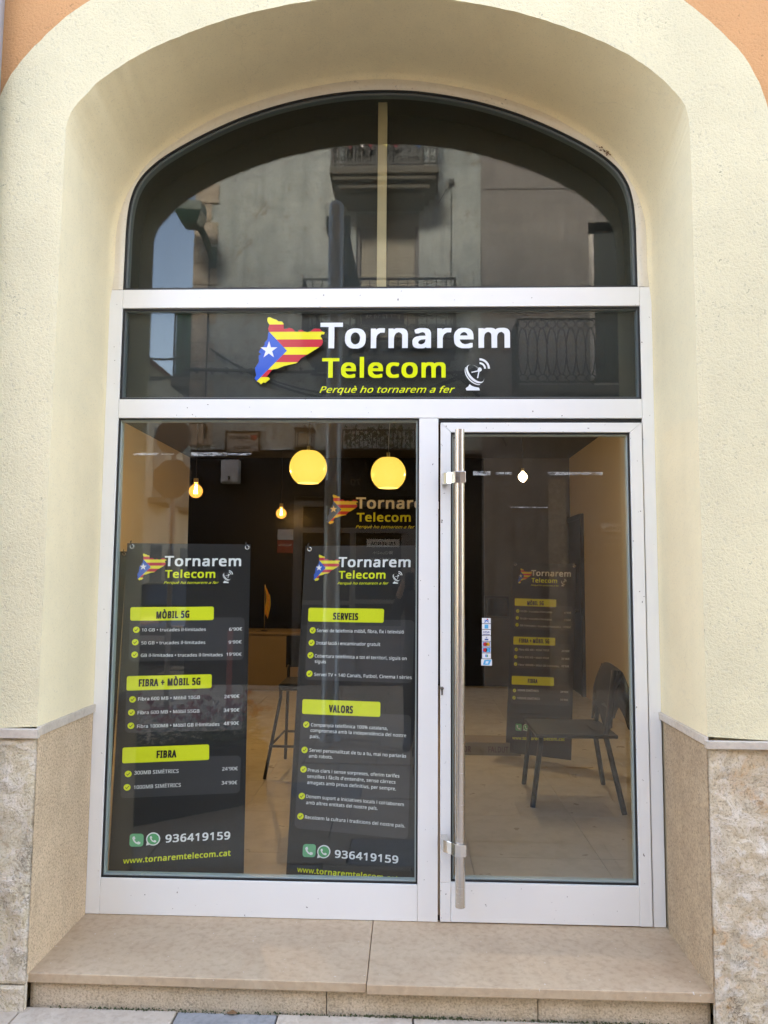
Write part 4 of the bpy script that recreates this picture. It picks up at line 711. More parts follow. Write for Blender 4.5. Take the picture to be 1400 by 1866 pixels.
# street pavers laid in a running bond
rd = MB().box(-20, 20, -9.5, -2.45, -.188, -.165).build('street', 'paving_joint'); tag(rd, kind='structure')
pm = None; rx, ry = .62, .30; cnt = 0; rest = MB()
for j in range(23):
    for i in range(-6, 9):
        x = i * rx + (j % 2) * rx * .5 + random.uniform(-.004, .004); y = -2.62 - j * ry; z = -.158 + random.uniform(-.003, .003)
        if cnt < 290 and -1.6 < x < 3.6:
            if pm is None:
                pm = MB().box(-rx / 2 + .006, rx / 2 - .006, -ry / 2 + .006, ry / 2 - .006, -.012, .012).build('street_paver', 'road_paver', None, bevel=.004)
                o = pm
            else: o = bpy.data.objects.new('street_paver', pm.data); C.objects.link(o)
            o.parent = rd; o.location = (x, y, z); o.rotation_euler = (random.uniform(-.006, .006), random.uniform(-.006, .006), random.uniform(-.006, .006)); cnt += 1
        else: rest.box(x - rx / 2 + .006, x + rx / 2 - .006, y - ry / 2 + .006, y + ry / 2 - .006, z - .012, z + .012)
tag(rest.build('street_pavers', 'road_paver', rd), kind='stuff')
# moss and litter in the joint under the step
m = MB()
for k in range(1200):
    c = random.choice([(.0, .28, .5), (-.35, .5, .25), (.55, .4, .3), (-1.0, .3, .12)]); x = random.gauss(c[0], c[1] * .5)
    if not -1.4 < x < 1.02: continue
    s = random.uniform(.0015, .006); y = -.452 - abs(random.gauss(0, .004)); z = -.122 + random.uniform(-.004, .005)
    a = random.uniform(0, 6.28); m.add([(x - s * math.cos(a), y - s * math.sin(a), z), (x + s * math.cos(a), y + s * math.sin(a), z), (x, y, z + s * 1.3)], [(0, 1, 2)])
tag(m.build('moss', 'moss', None, recalc=False), 'dark green moss growing in the joint under the doorstep', 'moss', kind='stuff')

m = MB()
for k in range(26):
    a = random.uniform(0, 6.28); q = random.uniform(.002, .006); x = .835 + random.gauss(0, .012); z = 3.338 - (x - .835) * .6 + random.gauss(0, .006)
    m.add([(x - q, -.003, z), (x, -.003 - q, z - q), (x + q, -.003, z), (x, -.003, z + q)], [(0, 1, 3), (1, 2, 3)])
m.build('mud_spot', 'dry_leaf', bld, recalc=False)
lt = thing('dry_leaf', 'small brown dry leaf lying on the pavement against the doorstep riser', 'leaf', (-.66, -.463, -.118))
MB().add([(-.685, -.462, -.1185), (-.66, -.474, -.114), (-.64, -.462, -.1175), (-.662, -.454, -.110)], [(0, 1, 3), (1, 2, 3)]).build('blade', 'dry_leaf', lt)
# ------------------------------------------------------------------ shopfront
sf = thing('shopfront', 'white aluminium shopfront with arched top light, dark name band and large display window', 'shopfront', (XC, 0, 0))
E = 'frame_enamel'
def member(name, x0, x1, z0, z1, y0=0.0, y1=.06, parent=sf): return MB().box(x0, x1, y0, y1, z0, z1).build(name, E, parent, bevel=.0018)
member('frame_post', -1.4025, -1.3425, .0015, 2.7145)
member('frame_post', .9715, 1.0225, .0015, 2.7145)
member('transom', -1.3415, .9705, 2.629, 2.7145, -.001); member('transom', -1.3415, .9705, 2.1255, 2.2105, -.001)
member('mullion', .0005, .0845, .0015, 2.1245); member('bottom_rail', -1.3415, -.0005, .0015, .1485, .0005)
MB().box(.0860, .9705, .012, .055, 2.106, 2.1245).build('door_head', 'gasket_black', sf)
MB().box(.0855, .9700, .02, .055, -.001, .006).build('door_gap', 'gasket_black', sf)
def ring_rect(x0, x1, z0, z1, w, y0, y1, name, mat, parent):
    m = MB(); m.box(x0, x1, y0, y1, z0, z0 + w); m.box(x0, x1, y0, y1, z1 - w, z1); m.box(x0, x0 + w, y0, y1, z0 + w, z1 - w); m.box(x1 - w, x1, y0, y1, z0 + w, z1 - w)
    return m.build(name, mat, parent)
def glazed(x0, x1, z0, z1, gmat, parent, name):
    ring_rect(x0 + .0005, x1 - .0005, z0 + .0005, z1 - .0005, .0065, .006, .05, 'gasket', 'gasket_black', parent)
    ring_rect(x0 + .007, x1 - .007, z0 + .007, z1 - .007, .005, .0145, .045, 'glazing_strip', 'glass_edge' if z1 < 2.3 and z0 < .2 else 'glazing_bead', parent)
    return MB().box(x0 + .0072, x1 - .0072, .020, .028, z0 + .0072, z1 - .0072).build(name, gmat, parent)
glazed(-1.342, 0, .149, 2.125, 'shop_glass', sf, 'window_pane')
glazed(-1.342, .971, 2.211, 2.6285, 'upper_glass', sf, 'name_band_pane')
# lunette
gp = [(x, z) for x, z in gi]
def inset(P, d):
    c = (XC, 2.75); out = []
    for i, (x, z) in enumerate(P):
        a = P[max(i - 1, 0)]; b = P[min(i + 1, len(P) - 1)]; t = Vector((b[0] - a[0], b[1] - a[1])).normalized(); nrm = Vector((t.y, -t.x))
        out.append((x + nrm.x * d, z + nrm.y * d))
    out[0] = (P[0][0] + d, P[0][1]); out[-1] = (P[-1][0] - d, P[-1][1]); return out
def arc_strip(P, d0, d1, y0, y1, name, mat):
    A, B = inset(P, d0), inset(P, d1); k = len(A); m = MB()
    m.add([(x, y0, z) for x, z in A] + [(x, y0, z) for x, z in B] + [(x, y1, z) for x, z in A] + [(x, y1, z) for x, z in B],
          [f for i in range(k - 1) for f in ((i, i + 1, k + i + 1, k + i), (k + i, k + i + 1, 3 * k + i + 1, 3 * k + i), (i, i + 1, 2 * k + i + 1, 2 * k + i))])
    m.box(P[0][0] + d0, P[-1][0] - d0, y0 + .0005, y1, P[0][1], P[0][1] + (d1 - d0)) if name == 'gasket' else None
    return m.build(name, mat, sf)
arc_strip(gp, -.001, .008, .004, .05, 'gasket', 'gasket_black')
arc_strip(gp, .008, .017, .012, .045, 'glazing_strip', 'glazing_bead')
m = MB(); A = inset(gp, .0172); m.prism([(x, max(z, 2.7165)) for x, z in A], .020, .028); m.build('top_light_pane', 'upper_glass', sf)
MB().prism([(x, max(z, 2.716)) for x, z in inset(gp, -.02)], .20, .22).build('top_light_board', 'black_board', sf)
MB().box(-1.36, .99, .045, .055, 2.20, 2.64).build('name_band_film', 'band_film', sf)
A = inset(gp, -.004); k_ = len(A); MB().add([(x, .046, z) for x, z in A] + [(x, .21, z) for x, z in A], [(i, i + 1, k_ + i + 1, k_ + i) for i in range(k_ - 1)]).build('top_light_liner', 'black_board', sf)
MB().box(-1.40, 1.02, .06, .20, 2.64, 2.70).build('name_band_board', 'black_board', sf)
MB().box(-1.40, 1.02, .06, .18, 2.14, 2.20).build('name_band_board', 'black_board', sf)
MB().box(-.197, -.155, .10, .14, 2.715, 3.70).build('batten', 'batten_wood', sf)
# painted name on the band
FV = lambda u, v, l=0: (-.7305 + 1.1355 * u, .0192 - .0004 * l, 2.5955 - .3610 * v)
for mb, nme, mt in logo(FV, ('vinyl_white', 'vinyl_lime', 'vinyl_yellow', 'vinyl_red', 'vinyl_blue'), sf): mb.build(nme, mt, sf, recalc=False)
def smear(x0, x1, z, h, parent):
    MB().add([(x0, .0193, z - h / 2), (x1, .0193, z - h / 2), (x1, .0193, z + h / 2), (x0, .0193, z + h / 2)], [(0, 1, 2, 3)]).build('tape_residue', 'tape_residue', parent)
for a, b, h in ((-1.275, -1.160, .010), (-1.15, -1.09, .005), (-1.016, -.852, .016), (-.85, -.745, .009)): smear(a, b, 1.966, h, sf)
# door leaf
dr = MB().prism([(.0945, .1625), (.1385, .1625), (.1385, 2.0618), (.0945, 2.1040)], -.004, .05).build('door', E, sf, bevel=.0018); tag(dr, 'white aluminium framed glass door with a long steel pull bar')
member('door_stile', .0945, .1385, .0045, .1615, -.004, .05, dr)
MB().prism([(.9155, .0045), (.9665, .0045), (.9665, 2.1040), (.9155, 2.0618)], -.004, .05).build('door_stile', E, dr, bevel=.0015); member('door_rail', .1395, .9145, .0045, .1625, -.003, .05, dr)
MB().prism([(.1393, 2.0625), (.9147, 2.0625), (.9657, 2.1046), (.0953, 2.1046)], -.004, .05).build('door_rail', E, dr, bevel=.0015)
glazed(.139, .915, .163, 2.062, 'shop_glass', dr, 'door_pane')
MB().tube([(.171, -.098, .107), (.171, -.098, 2.054)], .0205, 28).build('pull_bar', 'brushed_steel', dr, smooth=False)
MB().tube([(.171, .125, .107), (.171, .125, 2.054)], .0205, 20).build('inner_pull_bar', 'brushed_steel', dr)
for z in (1.849, .333):
    path = [(.098, -.004), (.098, -.050), (.104, -.072), (.118, -.085), (.135, -.098), (.150, -.1225), (.171, -.1265), (.194, -.1235)]
    back = [(.194, -.1185), (.171, -.1205), (.153, -.116), (.142, -.092), (.130, -.076), (.126, -.060), (.124, -.040), (.124, -.004)]
    P = path + back; m = MB(); m.add([(x, y, z - .024) for x, y in P] + [(x, y, z + .024) for x, y in P],
        [tuple(t) for t in tessellate_polygon([[Vector((x, y, 0)) for x, y in P]])] + [tuple(i + 16 for i in t) for t in tessellate_polygon([[Vector((x, y, 0)) for x, y in P]])] + [(i, (i + 1) % 16, 16 + (i + 1) % 16, 16 + i) for i in range(16)])
    m.build('bar_bracket', 'polished_clamp', dr, bevel=.001)
    MB().tube([(.171, .03, z), (.171, .12, z)], .010, 12).build('inner_bracket', 'brushed_steel', dr)
m = MB().tube([(.101, -.0075, .958), (.101, -.003, .958)], .0075, 16); m.box(.0975, .1045, -.0075, -.0035, .930, .955); m.build('lock_cylinder', 'polished_clamp', dr)
MB().box(.0995, .1025, -.0085, -.0075, .935, .960).build('keyhole', 'gasket_black', dr)
for a, b, h in ((.238, .313, .018), (.337, .372, .010), (.376, .408, .010), (.562, .800, .013)): smear(a, b, 1.884, h, dr)
smear(.40, .56, 1.735, .003, dr)
kinds = ['star', 'square', 'VISA', 'V', 'discs', 'discs2', 'bits', 'big']
zt = 1.2545
for k, kd in enumerate(kinds):
    w = .0375 if kd != 'big' else .046; hh = .0225 if kd != 'big' else .027; x0 = .274 - (.004 if kd == 'big' else 0) ; z0 = zt - hh
    Fs = lambda x, y, l=0, x0=x0, z1=zt, w=w, hh=hh: (x0 + w * x, .0190 - .0003 * l, z1 - hh * y)
    m = MB(); m.poly([(0, 0), (1, 0), (1, 1), (0, 1)], Fs)
    ms = ['sticker_white', 'sticker_blue', 'sticker_lightblue', 'sticker_red', 'sticker_orange', 'sticker_green', 'sticker_navy']
    F1 = lambda x, y: Fs(x, y, 1); F2 = lambda x, y: Fs(x, y, 2)
    if kd == 'star':
        stroke(m, F1, [(.3, .85), (.5, .45), (.75, .8)], .12, 1); stroke(m, F1, [(.3, .4), (.75, .4)], .12, 1); disc(m, F1, .62, .25, .09, 3, ar=1.5)
    elif kd == 'square': m.poly([(.3, .12), (.72, .12), (.72, .88), (.3, .88)], F1, 2)
    elif kd == 'VISA': text(m, 'VISA', F1, .15, .62, .85, .62, .45, .03, .2, 6); m.poly([(.1, .8), (.9, .8), (.9, .92), (.1, .92)], F1, 6)
    elif kd == 'V': text(m, 'V', F1, .4, .5, .6, .5, .35, .03, 0, 6); m.poly([(.3, .6), (.72, .6), (.72, .85), (.3, .85)], F1, 6)
    elif kd == 'discs': m.poly([(.06, .08), (.94, .08), (.94, .92), (.06, .92)], F1, 1); disc(m, F2, .36, .5, .24, 3, ar=1.55); disc(m, F2, .66, .5, .24, 4, ar=1.55)
    elif kd == 'discs2': m.poly([(.06, .08), (.94, .08), (.94, .92), (.06, .92)], F1, 1); disc(m, F2, .36, .5, .24, 3, ar=1.55); disc(m, F2, .66, .5, .24, 2, ar=1.55)
    elif kd == 'bits': m.poly([(.36, .25), (.5, .2), (.5, .75), (.36, .7)], F1, 1); m.poly([(.52, .25), (.66, .25), (.66, .72), (.52, .72)], F1, 5)
    else: m.poly([(.3, .1), (.95, .1), (.75, .9), (.15, .9)], F1, 2); m.poly([(.45, .3), (.7, .3), (.62, .68), (.38, .68)], F2, 0)
    m.build('payment_sticker', ms, dr, recalc=False); zt = z0 - .0025

# ------------------------------------------------------------------ banners in the window
def banner(name, label, corners, design, group, drop=.0, hooks=True):
    TL, TR, BR, BL = [Vector(c) for c in corners]
    nrm = (TR - TL).cross(BL - TL).normalized()
    if nrm.y > 0: nrm = -nrm
    ctr = (TL + TR) / 2
    def fn(s, t, l=0):
        p = (TL * (1 - s) + TR * s) * (1 - t) + (BL * (1 - s) + BR * s) * t
        w = .0025 * math.sin(t * 5.2 + 1) * math.sin(s * 3.0 + .4) + .0012 * math.sin(s * 5 + t * 2)
        return (p + nrm * (w + .0011 * l))[:]
    b = thing(name, label, 'banner', ctr, 0, group)
    m = MB(); nx, ny = 14, 34
    for l in (0, -1.5): m.add([fn(i / nx, j / ny * 1.035, l) for j in range(ny + 1) for i in range(nx + 1)], [(j * (nx + 1) + i, j * (nx + 1) + i + 1, (j + 1) * (nx + 1) + i + 1, (j + 1) * (nx + 1) + i) for j in range(ny) for i in range(nx)])
    m.build('sheet', 'banner_black', b, smooth=True, recalc=False)
    tx, lime, panel, tick, lg, icon = design
    for q in panel:
        w_, h_ = (q[1][0] - q[0][0]) * 225, (q[3][1] - q[0][1]) * 610; m = MB(); rrect(q, lambda x, y: fn(x, y, 1), m, 0, 8 / w_, 8 / h_); m.build('text_panel', 'print_panel', b, recalc=False)
    for q in lime:
        w_, h_ = (q[1][0] - q[0][0]) * 225, (q[3][1] - q[0][1]) * 610; m = MB(); rrect(q, lambda x, y: fn(x, y, 2.5), m, 0, 3.5 / w_, 3.5 / h_); m.build('heading_box', 'print_lime', b, recalc=False)
    wh, ye = MB(), MB(); f4 = lambda x, y: fn(x, y, 4)
    for x, y in tick:
        m = MB(); disc(m, lambda a, c: fn(a, c, 2.5), x, y, .026, 0, 18, .37)
        stroke(m, lambda a, c: f4(x + a, y + c * .37), [(-.011, .0), (-.003, .010), (.013, -.011)], .0045, 1); m.build('tick_mark', ['print_lime', 'print_ink'], b, recalc=False)
    for body, x0, y0, x1, y1, h, kd in tx:
        m = MB(); text(m, body, f4, x0, y0, x1, y1, h, {'c': .05, 'r': .004, 'b': .035, 'y': -.008, 'Y': .035}[kd])
        m.build('heading' if kd == 'c' else 'text_line', 'print_ink' if kd == 'c' else 'print_lime' if kd in 'yY' else 'print_white', b, recalc=False)
    # call icons
    g1, g2 = MB(), MB()
    (ax, ay), (bx, by) = icon; r = .051; ar = .37
    def Ficon(cx, cy, l): return lambda x, y: fn(cx + x * r, cy + y * r * ar, l)
    rrect([(-1, -1), (1, -1), (1, 1), (-1, 1)], Ficon(ax, ay, 2.5), g1, 0, .22, .22)
    def handset(F, k, tgt):
        pts = [(-.55, -.55), (-.3, -.62), (-.15, -.25), (-.3, -.1), (-.1, .2), (.12, .32), (.25, .15), (.62, .32), (.55, .58), (.3, .66), (-.15, .45), (-.45, .1), (-.62, -.3)]
        tgt.poly([(x * k, y * k) for x, y in pts], F)
    handset(Ficon(ax, ay, 4), 1, wh); disc(wh, Ficon(bx, by, 2.5), 0, 0, 1.02, n=28); wh.poly([(-1.0, 1.02), (-.85, .3), (-.3, .85)], Ficon(bx, by, 2.5)); disc(g2, Ficon(bx, by, 3.5), 0, 0, .84, n=28); handset(Ficon(bx, by, 4.6), .8, wh)
    g1.build('green_icon', 'print_green_pale', b, recalc=False); g2.build('green_icon', 'print_green', b, recalc=False)
    q = [Vector(p) for p in lg[0]]
    LF = lambda u, v, l=0: fn(*((q[0] * (1 - u) + q[1] * u) * (1 - v) + (q[3] * (1 - u) + q[2] * u) * v)[:], 1.5 + l)
    for mb, nme, mt in logo(LF, ('print_white', 'print_lime', 'print_flag_yellow', 'print_red', 'print_blue'), b):
        if nme == 'white_lettering': wh.add(mb.v, mb.f)
        elif nme == 'lime_lettering': ye.add(mb.v, mb.f)
        else: mb.build(nme, mt, b, recalc=False)
    wh.build('white_lettering', 'print_white', b, recalc=False); ye.build('lime_lettering', 'print_lime', b, recalc=False)
    for s in (.04, .972):
        c = Vector(fn(s, .010, 2)); m = MB(); U = Vector((nrm.y, -nrm.x, 0)).normalized(); V = Vector((0, 0, 1))
        ring = [c + (U * math.cos(a) + V * math.sin(a)) * .0085 for a in [2 * math.pi * k / 16 for k in range(17)]]
        m.tube(ring, .0032, 8, cap=False); m.build('eyelet', 'eyelet_metal', b, smooth=True)
        MB().tube([c + Vector((-.004, .004, 0)), c + nrm * .008 + Vector((-.003, 0, .008)), c + Vector((-.008, .003, .022)), c + Vector((-.004, .004, .026))], .003, 6).build('hook', 'gasket_black', b)
    return b
DA = (TEXT_A, LIME_A, PANEL_A, TICK_A, LOGO_A, ICON_A); DB = (TEXT_B, LIME_B, PANEL_B, TICK_B, LOGO_B, ICON_B)
GB = 'hanging price and service banners'
banner('hanging_banner', 'black price banner with MÒBIL 5G heading just behind the left window glass', [(-1.311, .08, 1.570), (-.771, .17, 1.572), (-.768, .17, .098), (-1.341, .08, .123)], DA, GB)
banner('hanging_banner', 'black services banner with SERVEIS and VALORS headings beside the mullion', [(-.517, .17, 1.566), (.012, .08, 1.568), (-.008, .08, .118), (-.580, .17, .086)], DB, GB)
banner('hanging_banner', 'dim price banner hanging deep in the room, seen through the glass door', [(.812, 2.9, 1.545), (1.262, 2.62, 1.530), (1.205, 2.62, .085), (.742, 2.9, .075)], DA, GB)
banner('hanging_banner', 'dim services banner partly hidden behind the left price banner', [(-2.33, 1.3, 1.573), (-1.785, 1.3, 1.568), (-1.83, 1.3, .10), (-2.38, 1.3, .10)], DB, GB)
# ------------------------------------------------------------------ the room behind
RX0, RX1, RY, RZ = -3.02, 2.08, 6.6, 3.0
fl = MB().box(RX0, RX1, .06, RY, -.05, -.006).build('interior_floor', 'grout'); tag(fl, kind='structure')
tm = None; ts = .66
for i in range(8):
    for j in range(10):
        x0 = RX0 + i * ts; y0 = .07 + j * ts; x1, y1 = min(x0 + ts, RX1), min(y0 + ts, RY)
        if x1 - x0 < .05 or y1 - y0 < .05: continue
        MB().box(x0 + .0012, x1 - .0012, y0 + .0012, y1 - .0012, -.01, 0).build('floor_tile', 'floor_tile', fl)
def srf(name, mat, *a): return tag(MB().box(*a).build(name, mat), kind='structure')
srf('interior_ceiling', 'ceiling_black', RX0, RX1, .21, RY, RZ, RZ + .05)
srf('interior_back_wall', 'interior_black', RX0, .945, RY, RY + .1, 0, RZ); srf('interior_back_wall', 'olive_wall', .946, RX1, RY, RY + .1, 0, RZ)
srf('interior_left_wall', 'interior_tan', RX0 - .1, RX0, .06, RY + .1, -.05, RZ + .05)
srf('interior_right_wall', 'interior_tan', RX1, RX1 + .1, .06, RY + .1, -.05, RZ + .05)
m = MB(); m.box(RX0, -1.405, .03, .10, 0, RZ); m.box(1.025, RX1, .03, .10, 0, RZ); tag(m.build('interior_front_wall', 'interior_tan'), kind='structure')
dd = thing('inner_door', 'black door on the tan right wall near the back corner', 'door', (RX1, 6.2, 0))
box('door_panel', 'black_metal', dd, RX1 - .03, RX1, 5.90, 6.56, 0, 2.14); box('door_handle', 'polished_clamp', dd, RX1 - .07, RX1 - .03, 5.96, 6.08, 1.0, 1.02)
m = MB(); m.box(RX1 - .045, RX1, 5.84, 5.90, 0, 2.2); m.box(RX1 - .045, RX1, 5.90, 6.58, 2.14, 2.2); m.build('door_frame', 'black_metal', dd)
# shop's mark painted on the black wall
wl = thing('wall_logo', 'shop name and striped flag map painted on the black back wall', 'wall sign', (-.4, RY - .01, 2.25))
for mb, nme, mt in logo(lambda u, v, l=0: (-1.13 + 1.48 * u, RY - .004 - .0015 * l, 2.507 - .465 * v), ('print_white', 'print_lime', 'print_flag_yellow', 'print_red', 'print_blue'), wl): mb.build(nme, mt, wl, recalc=False)
# lamps
def point(name, loc, w, col, r, parent):
    l = bpy.data.lights.new(name, 'POINT'); l.energy = w; l.color = col; l.shadow_soft_size = r
    o = bpy.data.objects.new(name, l); C.objects.link(o); o.location = Vector(loc) - parent_loc(parent); o.parent = parent; return o
def globe(x, y, z, r, label, bend):
    t = thing('globe_pendant_lamp', label, 'pendant lamp', (x, y, z), 0, 'globe lamps near the window')
    a0, a1 = R(-56), R(60); prof = [(r * math.cos(a), r * math.sin(a)) for a in [a0 + (a1 - a0) * k / 20 for k in range(21)]]
    prof = prof + [(r * .45, r * .885), (.012, r * .89)]
    MB().lathe(prof, (x, y, z), 40).build('glass_shade', 'lit_opal_glass', t, smooth=True)
    MB().tube([(x, y, z + r * .88), (x, y, z + r * .88 + .04)], .012, 12).build('cap', 'cord_grey', t)
    top = 2.999; z1 = z + r * .88 + .04; MB().tube([(x + bend * math.sin(k / 12 * math.pi * .5) ** 2, y, z1 + (top - z1) * k / 12) for k in range(13)], .0028, 6).build('cord', 'cord_grey', t)
    point('lamp_light', (x, y, z - r * .2), 0.12, (1, .80, .52), .02, t)
globe(-.766, 2.0, 2.195, .134, 'left of the two yellow glowing globe lamps hanging behind the window', .02)
globe(-.193, 2.0, 2.155, .125, 'right of the two yellow glowing globe lamps, hanging a little lower', .04)
def bulb(x, y, z, r, label, fil, w):
    t = thing('pendant_bulb', label, 'light bulb', (x, y, z), 0, 'bare filament bulbs')
    prof = [(.001, -r)] + [(r * math.cos(a), r * math.sin(a)) for a in [R(-85 + 140 * k / 16) for k in range(17)]] + [(r * .32, r * 1.05), (r * .28, r * 1.3)]
    MB().lathe(prof, (x, y, z), 28).build('glass_bulb', 'amber_glass' if fil else 'lit_bulb', t, smooth=True)
    if fil:
        [MB().tube([(x + dx, y, z - r * .40), (x + dx * .6, y, z + r * .75)], r * .09, 8).build('filament', 'lit_filament', t) for dx in (-r * .2, r * .2)]
    MB().tube([(x, y, z + r * 1.25), (x, y, z + r * 1.9)], r * .33, 14).build('socket', 'bulb_cap', t)
    MB().tube([(x, y, z + r * 1.9), (x, y, 2.999)], .003, 6).build('cord', 'gasket_black', t)
    point('bulb_light', (x, y, z + (0 if fil else -r * 1.1)), w, (1, .80, .52), .012, t)
bulb(-1.867, 3.0, 2.136, .058, 'glowing filament bulb left of the globe lamps against the tan wall edge', True, 8)
bulb(-1.665, 6.05, 2.20, .066, 'glowing filament bulb below the left globe lamp, throwing gold glints on the black wall', True, 1.3)
bulb(.911, 3.0, 2.268, .038, 'bright white bulb hanging behind the glass door', False, 2.2)
# bar stool
def leg(pts, r, name, mat, parent): MB().tube(pts, r, 10).build(name, mat, parent, smooth=True)
t = thing('bar_stool', 'tall black bar stool between the two front banners', 'stool', (-.78, 2.35, 0))
MB().box(-.98, -.60, 2.17, 2.53, .60, .65).build('seat', 'black_fabric', t, bevel=.015)
m = MB(); cv = [(-.99 + .40 * k / 10, 2.545 + .03 * math.sin(k / 10 * math.pi)) for k in range(11)]
for i in range(10):
    (xa, ya), (xb, yb) = cv[i], cv[i + 1]; m.add([(xa, ya, .72), (xb, yb, .72), (xb, yb, .96), (xa, ya, .96), (xa, ya + .02, .72), (xb, yb + .02, .72), (xb, yb + .02, .96), (xa, ya + .02, .96)], [(0, 1, 2, 3), (7, 6, 5, 4), (3, 2, 6, 7), (4, 5, 1, 0), (0, 3, 7, 4), (1, 5, 6, 2)])
m.build('backrest', 'black_fabric', t)
for x, y, fx, fy, top in ((-.965, 2.19, -1.05, 2.08, .62), (-.615, 2.19, -.53, 2.08, .62), (-.965, 2.52, -1.0, 2.66, .74), (-.615, 2.52, -.56, 2.66, .74)):
    leg([(fx, fy, .002), (x, y, top * .88), (x, y, top)], .012, 'leg', 'black_metal', t)
leg([(-1.022, 2.115, .22), (-.557, 2.115, .22), (-.572, 2.62, .22), (-1.005, 2.62, .22), (-1.022, 2.115, .22)], .009, 'footrest', 'black_metal', t)
# chair behind the door, facing left
t = thing('metal_chair', 'dark metal chair facing left behind the glass door with a black jacket over its back', 'chair', (1.0, 1.8, 0))
MB().box(.76, 1.27, 1.55, 2.06, .425, .45).build('seat', 'black_metal', t, bevel=.008)
for x, y, fx, fy in ((.80, 1.60, .735, 1.56), (.80, 2.02, .76, 2.08), (1.23, 2.02, 1.31, 2.10)): leg([(fx, fy, .002), (x, y, .43)], .017, 'leg', 'black_metal', t)
leg([(1.268, 1.44, .002), (1.20, 1.58, .43), (1.27, 1.62, .84)], .017, 'leg', 'black_metal', t)
leg([(1.24, 2.0, .43), (1.31, 2.0, .84)], .015, 'back_post', 'black_metal', t)
MB().add([(1.225, 1.60, .60), (1.225, 2.02, .60), (1.29, 2.02, .84), (1.29, 1.60, .84), (1.245, 1.60, .60), (1.245, 2.02, .60), (1.31, 2.02, .84), (1.31, 1.60, .84)], [(0, 1, 2, 3), (7, 6, 5, 4), (0, 3, 7, 4), (1, 5, 6, 2), (3, 2, 6, 7), (0, 4, 5, 1)]).build('backrest', 'black_metal', t)
m = MB(); nu, nv = 14, 12
for i in range(nu + 1):
    for j in range(nv + 1):
        u, w = i / nu, j / nv; s = (w - .5) * 2
        x = 1.30 + .035 * s + (.045 if s > 0 else -.045) * min(1, abs(s) * 2.2) + .012 * noise.noise(Vector((u * 4, w * 5, 1))); y = 1.56 + .48 * u + .02 * noise.noise(Vector((w * 4, u, 3)))
        z = .865 - abs(s) ** 1.2 * (.34 + .05 * math.sin(u * 7)) - .03 * (u - .5) ** 2 * 4; m.v.append((x, y, z))
m.f = [(i * (nv + 1) + j, i * (nv + 1) + j + 1, (i + 1) * (nv + 1) + j + 1, (i + 1) * (nv + 1) + j) for i in range(nu) for j in range(nv)]; m.m = [0] * len(m.f)
o = m.build('draped_jacket', 'black_fabric', None, smooth=True); sm = o.modifiers.new('thick', 'SOLIDIFY'); sm.thickness = .015; tag(o, 'black jacket draped over the back of the metal chair', 'jacket')
o = MB().box(1.13, 1.20, 1.535, 1.54, .50, .60).build('paper_tag', 'paper'); bpy.data.objects.remove(o)
# low desk along the black wall
t = thing('low_desk', 'low wooden desk standing along the black back wall between the banners', 'desk', (-1.6, 6.2, 0))
box('desk_top', 'desk_wood', t, -2.98, -.2, 5.95, 6.55, .69, .72, bevel=.003); box('front_panel', 'desk_wood', t, -2.94, -.24, 6.0, 6.03, .0, .688); box('side_panel', 'desk_wood', t, -.28, -.24, 6.032, 6.5, 0, .688); box('side_panel', 'desk_wood', t, -2.98, -2.945, 6.032, 6.5, 0, .688)
# hanging little flag
t = thing('small_flag', 'small striped yellow and red flag standing on the low desk', 'flag', (-1.86, 6.1, .721))
leg([(-1.86, 6.1, .721), (-1.86, 6.1, 1.30)], .005, 'pole', 'bulb_cap', t); m = MB()
for k in range(9):
    a, b = k / 9, (k + 1) / 9; f = lambda s, v: (-1.856 + .06 * s * (1 - .3 * v) + .012 * math.sin(v * 4), 6.1 + .02 * math.sin(s * 6 + v * 3), 1.27 - .30 * v - .10 * s)
    for c in range(6): m.add([f(a, c / 6), f(b, c / 6), f(b, (c + 1) / 6), f(a, (c + 1) / 6)], [(0, 1, 2, 3)], k % 2)
m.build('cloth', ['print_flag_yellow', 'print_red'], t); MB().lathe([(.001, 0), (.04, 0), (.04, .01), (.001, .012)], (-1.86, 6.1, .721), 20).build('foot', 'black_metal', t)
t = thing('wall_screen', 'small black framed screen on the back wall, above the payment stickers', 'screen', (1.1, RY - .02, 1.0))
box('frame', 'black_metal', t, .945, 1.265, RY - .04, RY - .001, .88, 1.17, bevel=.004); box('display', 'screen_black', t, .975, 1.235, RY - .042, RY - .0405, .915, 1.145)
t = thing('cardboard_box', 'flat dark box on the tiled floor with red FALDUT lettering on its front', 'box', (.55, 3.0, 0))
box('carton', 'desk_wood', t, .33, .86, 2.88, 3.15, 0, .10, bevel=.002)
m = MB(); text(m, 'FALDUT', lambda x, y: (x, 2.8785, y), .60, .025, .76, .025, -.055, .03); text(m, 'OR', lambda x, y: (x, 2.8785, y), .40, .025, .46, .025, -.055, .03); m.build('lettering', 'faded_red', t, recalc=False)
